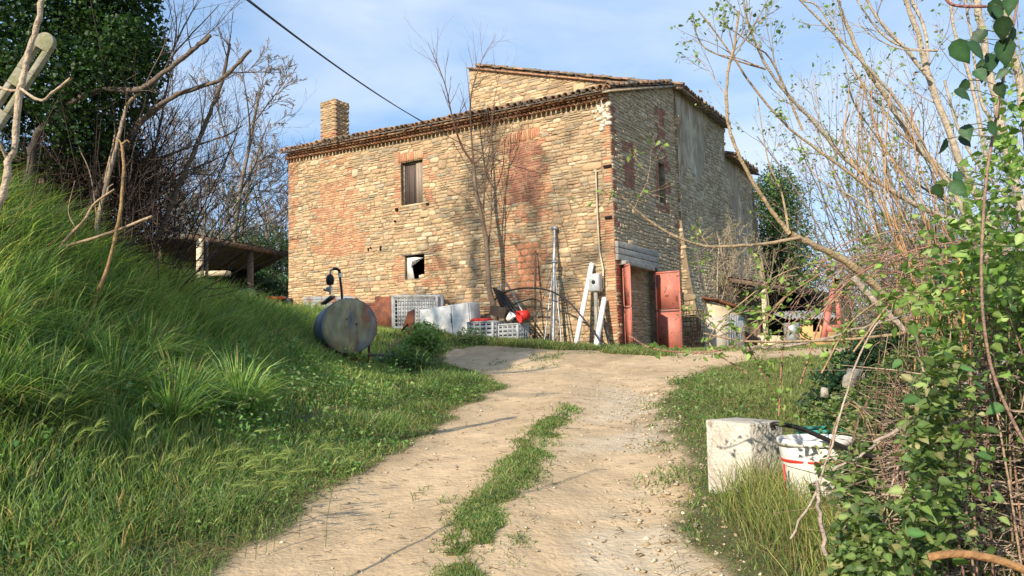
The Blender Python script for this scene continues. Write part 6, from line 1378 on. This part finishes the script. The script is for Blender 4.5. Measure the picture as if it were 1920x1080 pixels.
# grey dead sticks crossing the brambles
for k, (pts, Y_, r_) in enumerate((([(1640, 830), (1700, 795), (1780, 740), (1860, 690), (1930, 650)], 3.6, .008), ([(1560, 880), (1620, 850), (1700, 790), (1760, 730)], 4.2, .009), ([(1400, 655), (1500, 645), (1600, 620), (1700, 590), (1800, 560)], 4.6, .009), ([(1600, 520), (1660, 585), (1730, 645)], 4.8, .022), ([(1480, 1010), (1540, 900), (1600, 700), (1650, 600), (1740, 540)], 3.9, .006), ([(1700, 540), (1730, 700), (1755, 900)], 4.0, .008), ([(1800, 480), (1806, 560), (1808, 690)], 3.8, .009), ([(1545, 1040), (1538, 960), (1530, 900)], 3.2, .010))):
    P = smooth_path(pl(pts, Y_), 6); P = P+rng.normal(0, .004, P.shape)
    b = MB(); b.tube(P, np.linspace(r_, r_*.7, len(P)), 6, col=np.array((.36, .30, .25) if k != 6 else (.45, .3, .1))*rng.uniform(.8, 1.1)); lc = P[np.argmin(P[:, 2])]
    tag(b.build('dead_stick', M['bark'], smooth=True), 'dead grey stick caught in the bramble thicket', 'stick', 'dead sticks in the brambles')
# orange brown root / pipe and pale rocks at the lower right corner
b = MB(); b.tube(smooth_path(pl([(1740, 1045), (1790, 1038), (1850, 1045), (1900, 1060), (1960, 1085)], 2.9, 2.8), 6), .015, 10, col=(.30, .17, .08)); tag(b.build('bare_root', M['bark'], smooth=True), 'thick orange brown root lying at the lower right corner', 'root')
for k, (x_, y_, s_) in enumerate(((1690, 1040, .12), (1700, 1000, .06), (1650, 960, .05))):
    c = at(x_, y_, 3.1); c[2] = float(gz(c[0], c[1]))+s_*.4; b = MB(); b.lathe([(0, -s_), (s_*.8, -s_*.5), (s_, .1*s_), (s_*.6, s_*.7), (0, s_*.9)], c, rng.normal(0, .3, 3)+UP, 7, col=(.55, .50, .42)); tag(b.build('pale_rock', M['stone']), ('largest pale rock half buried at the lower right', 'small pale rock above the largest one', 'smallest pale rock under the bramble leaves')[k], 'rock')
# iris like blades
x0 = at(1720, 960, 3.0); n = 40; x = x0[0]+rng.normal(0, .06, n); y = x0[1]+rng.normal(0, .06, n); b = MB(); blades(b, x, y, rng.uniform(.2, .42, n), rng.uniform(.1, .6, n), np.full(n, .014), gcol(n, 0, (1.5, 1.4, 1.5)), rng)
t = thing('iris_clump', 'clump of broad upright green blades below the brambles', 'plant', G(x0)); b.build('blades', M['grass'], t)
# dark ivy heap right of the yard
c = at(1590, 720, 8.6); bushmass('ivy_heap', 'heap of dark ivy on dead branches at the yard edge', [((c[0], 8.6, c[2]), (.40, .4, .28)), ((c[0]+.3, 8.7, c[2]+.2), (.45, .4, .35)), ((c[0]-.2, 8.5, c[2]-.25), (.4, .3, .2)), ((c[0]+.7, 8.8, c[2]+.35), (.5, .4, .4))], 2600, .06, [[.02, .055, .025], [.03, .075, .03]], rng, ntw=140, tl=.5, shape='ivy', cat='ivy')
c = at(1390, 870, 5.6); pts = []
print('TOTAL verts', sum(len(o.data.vertices) for o in S.objects if o.type == 'MESH'))
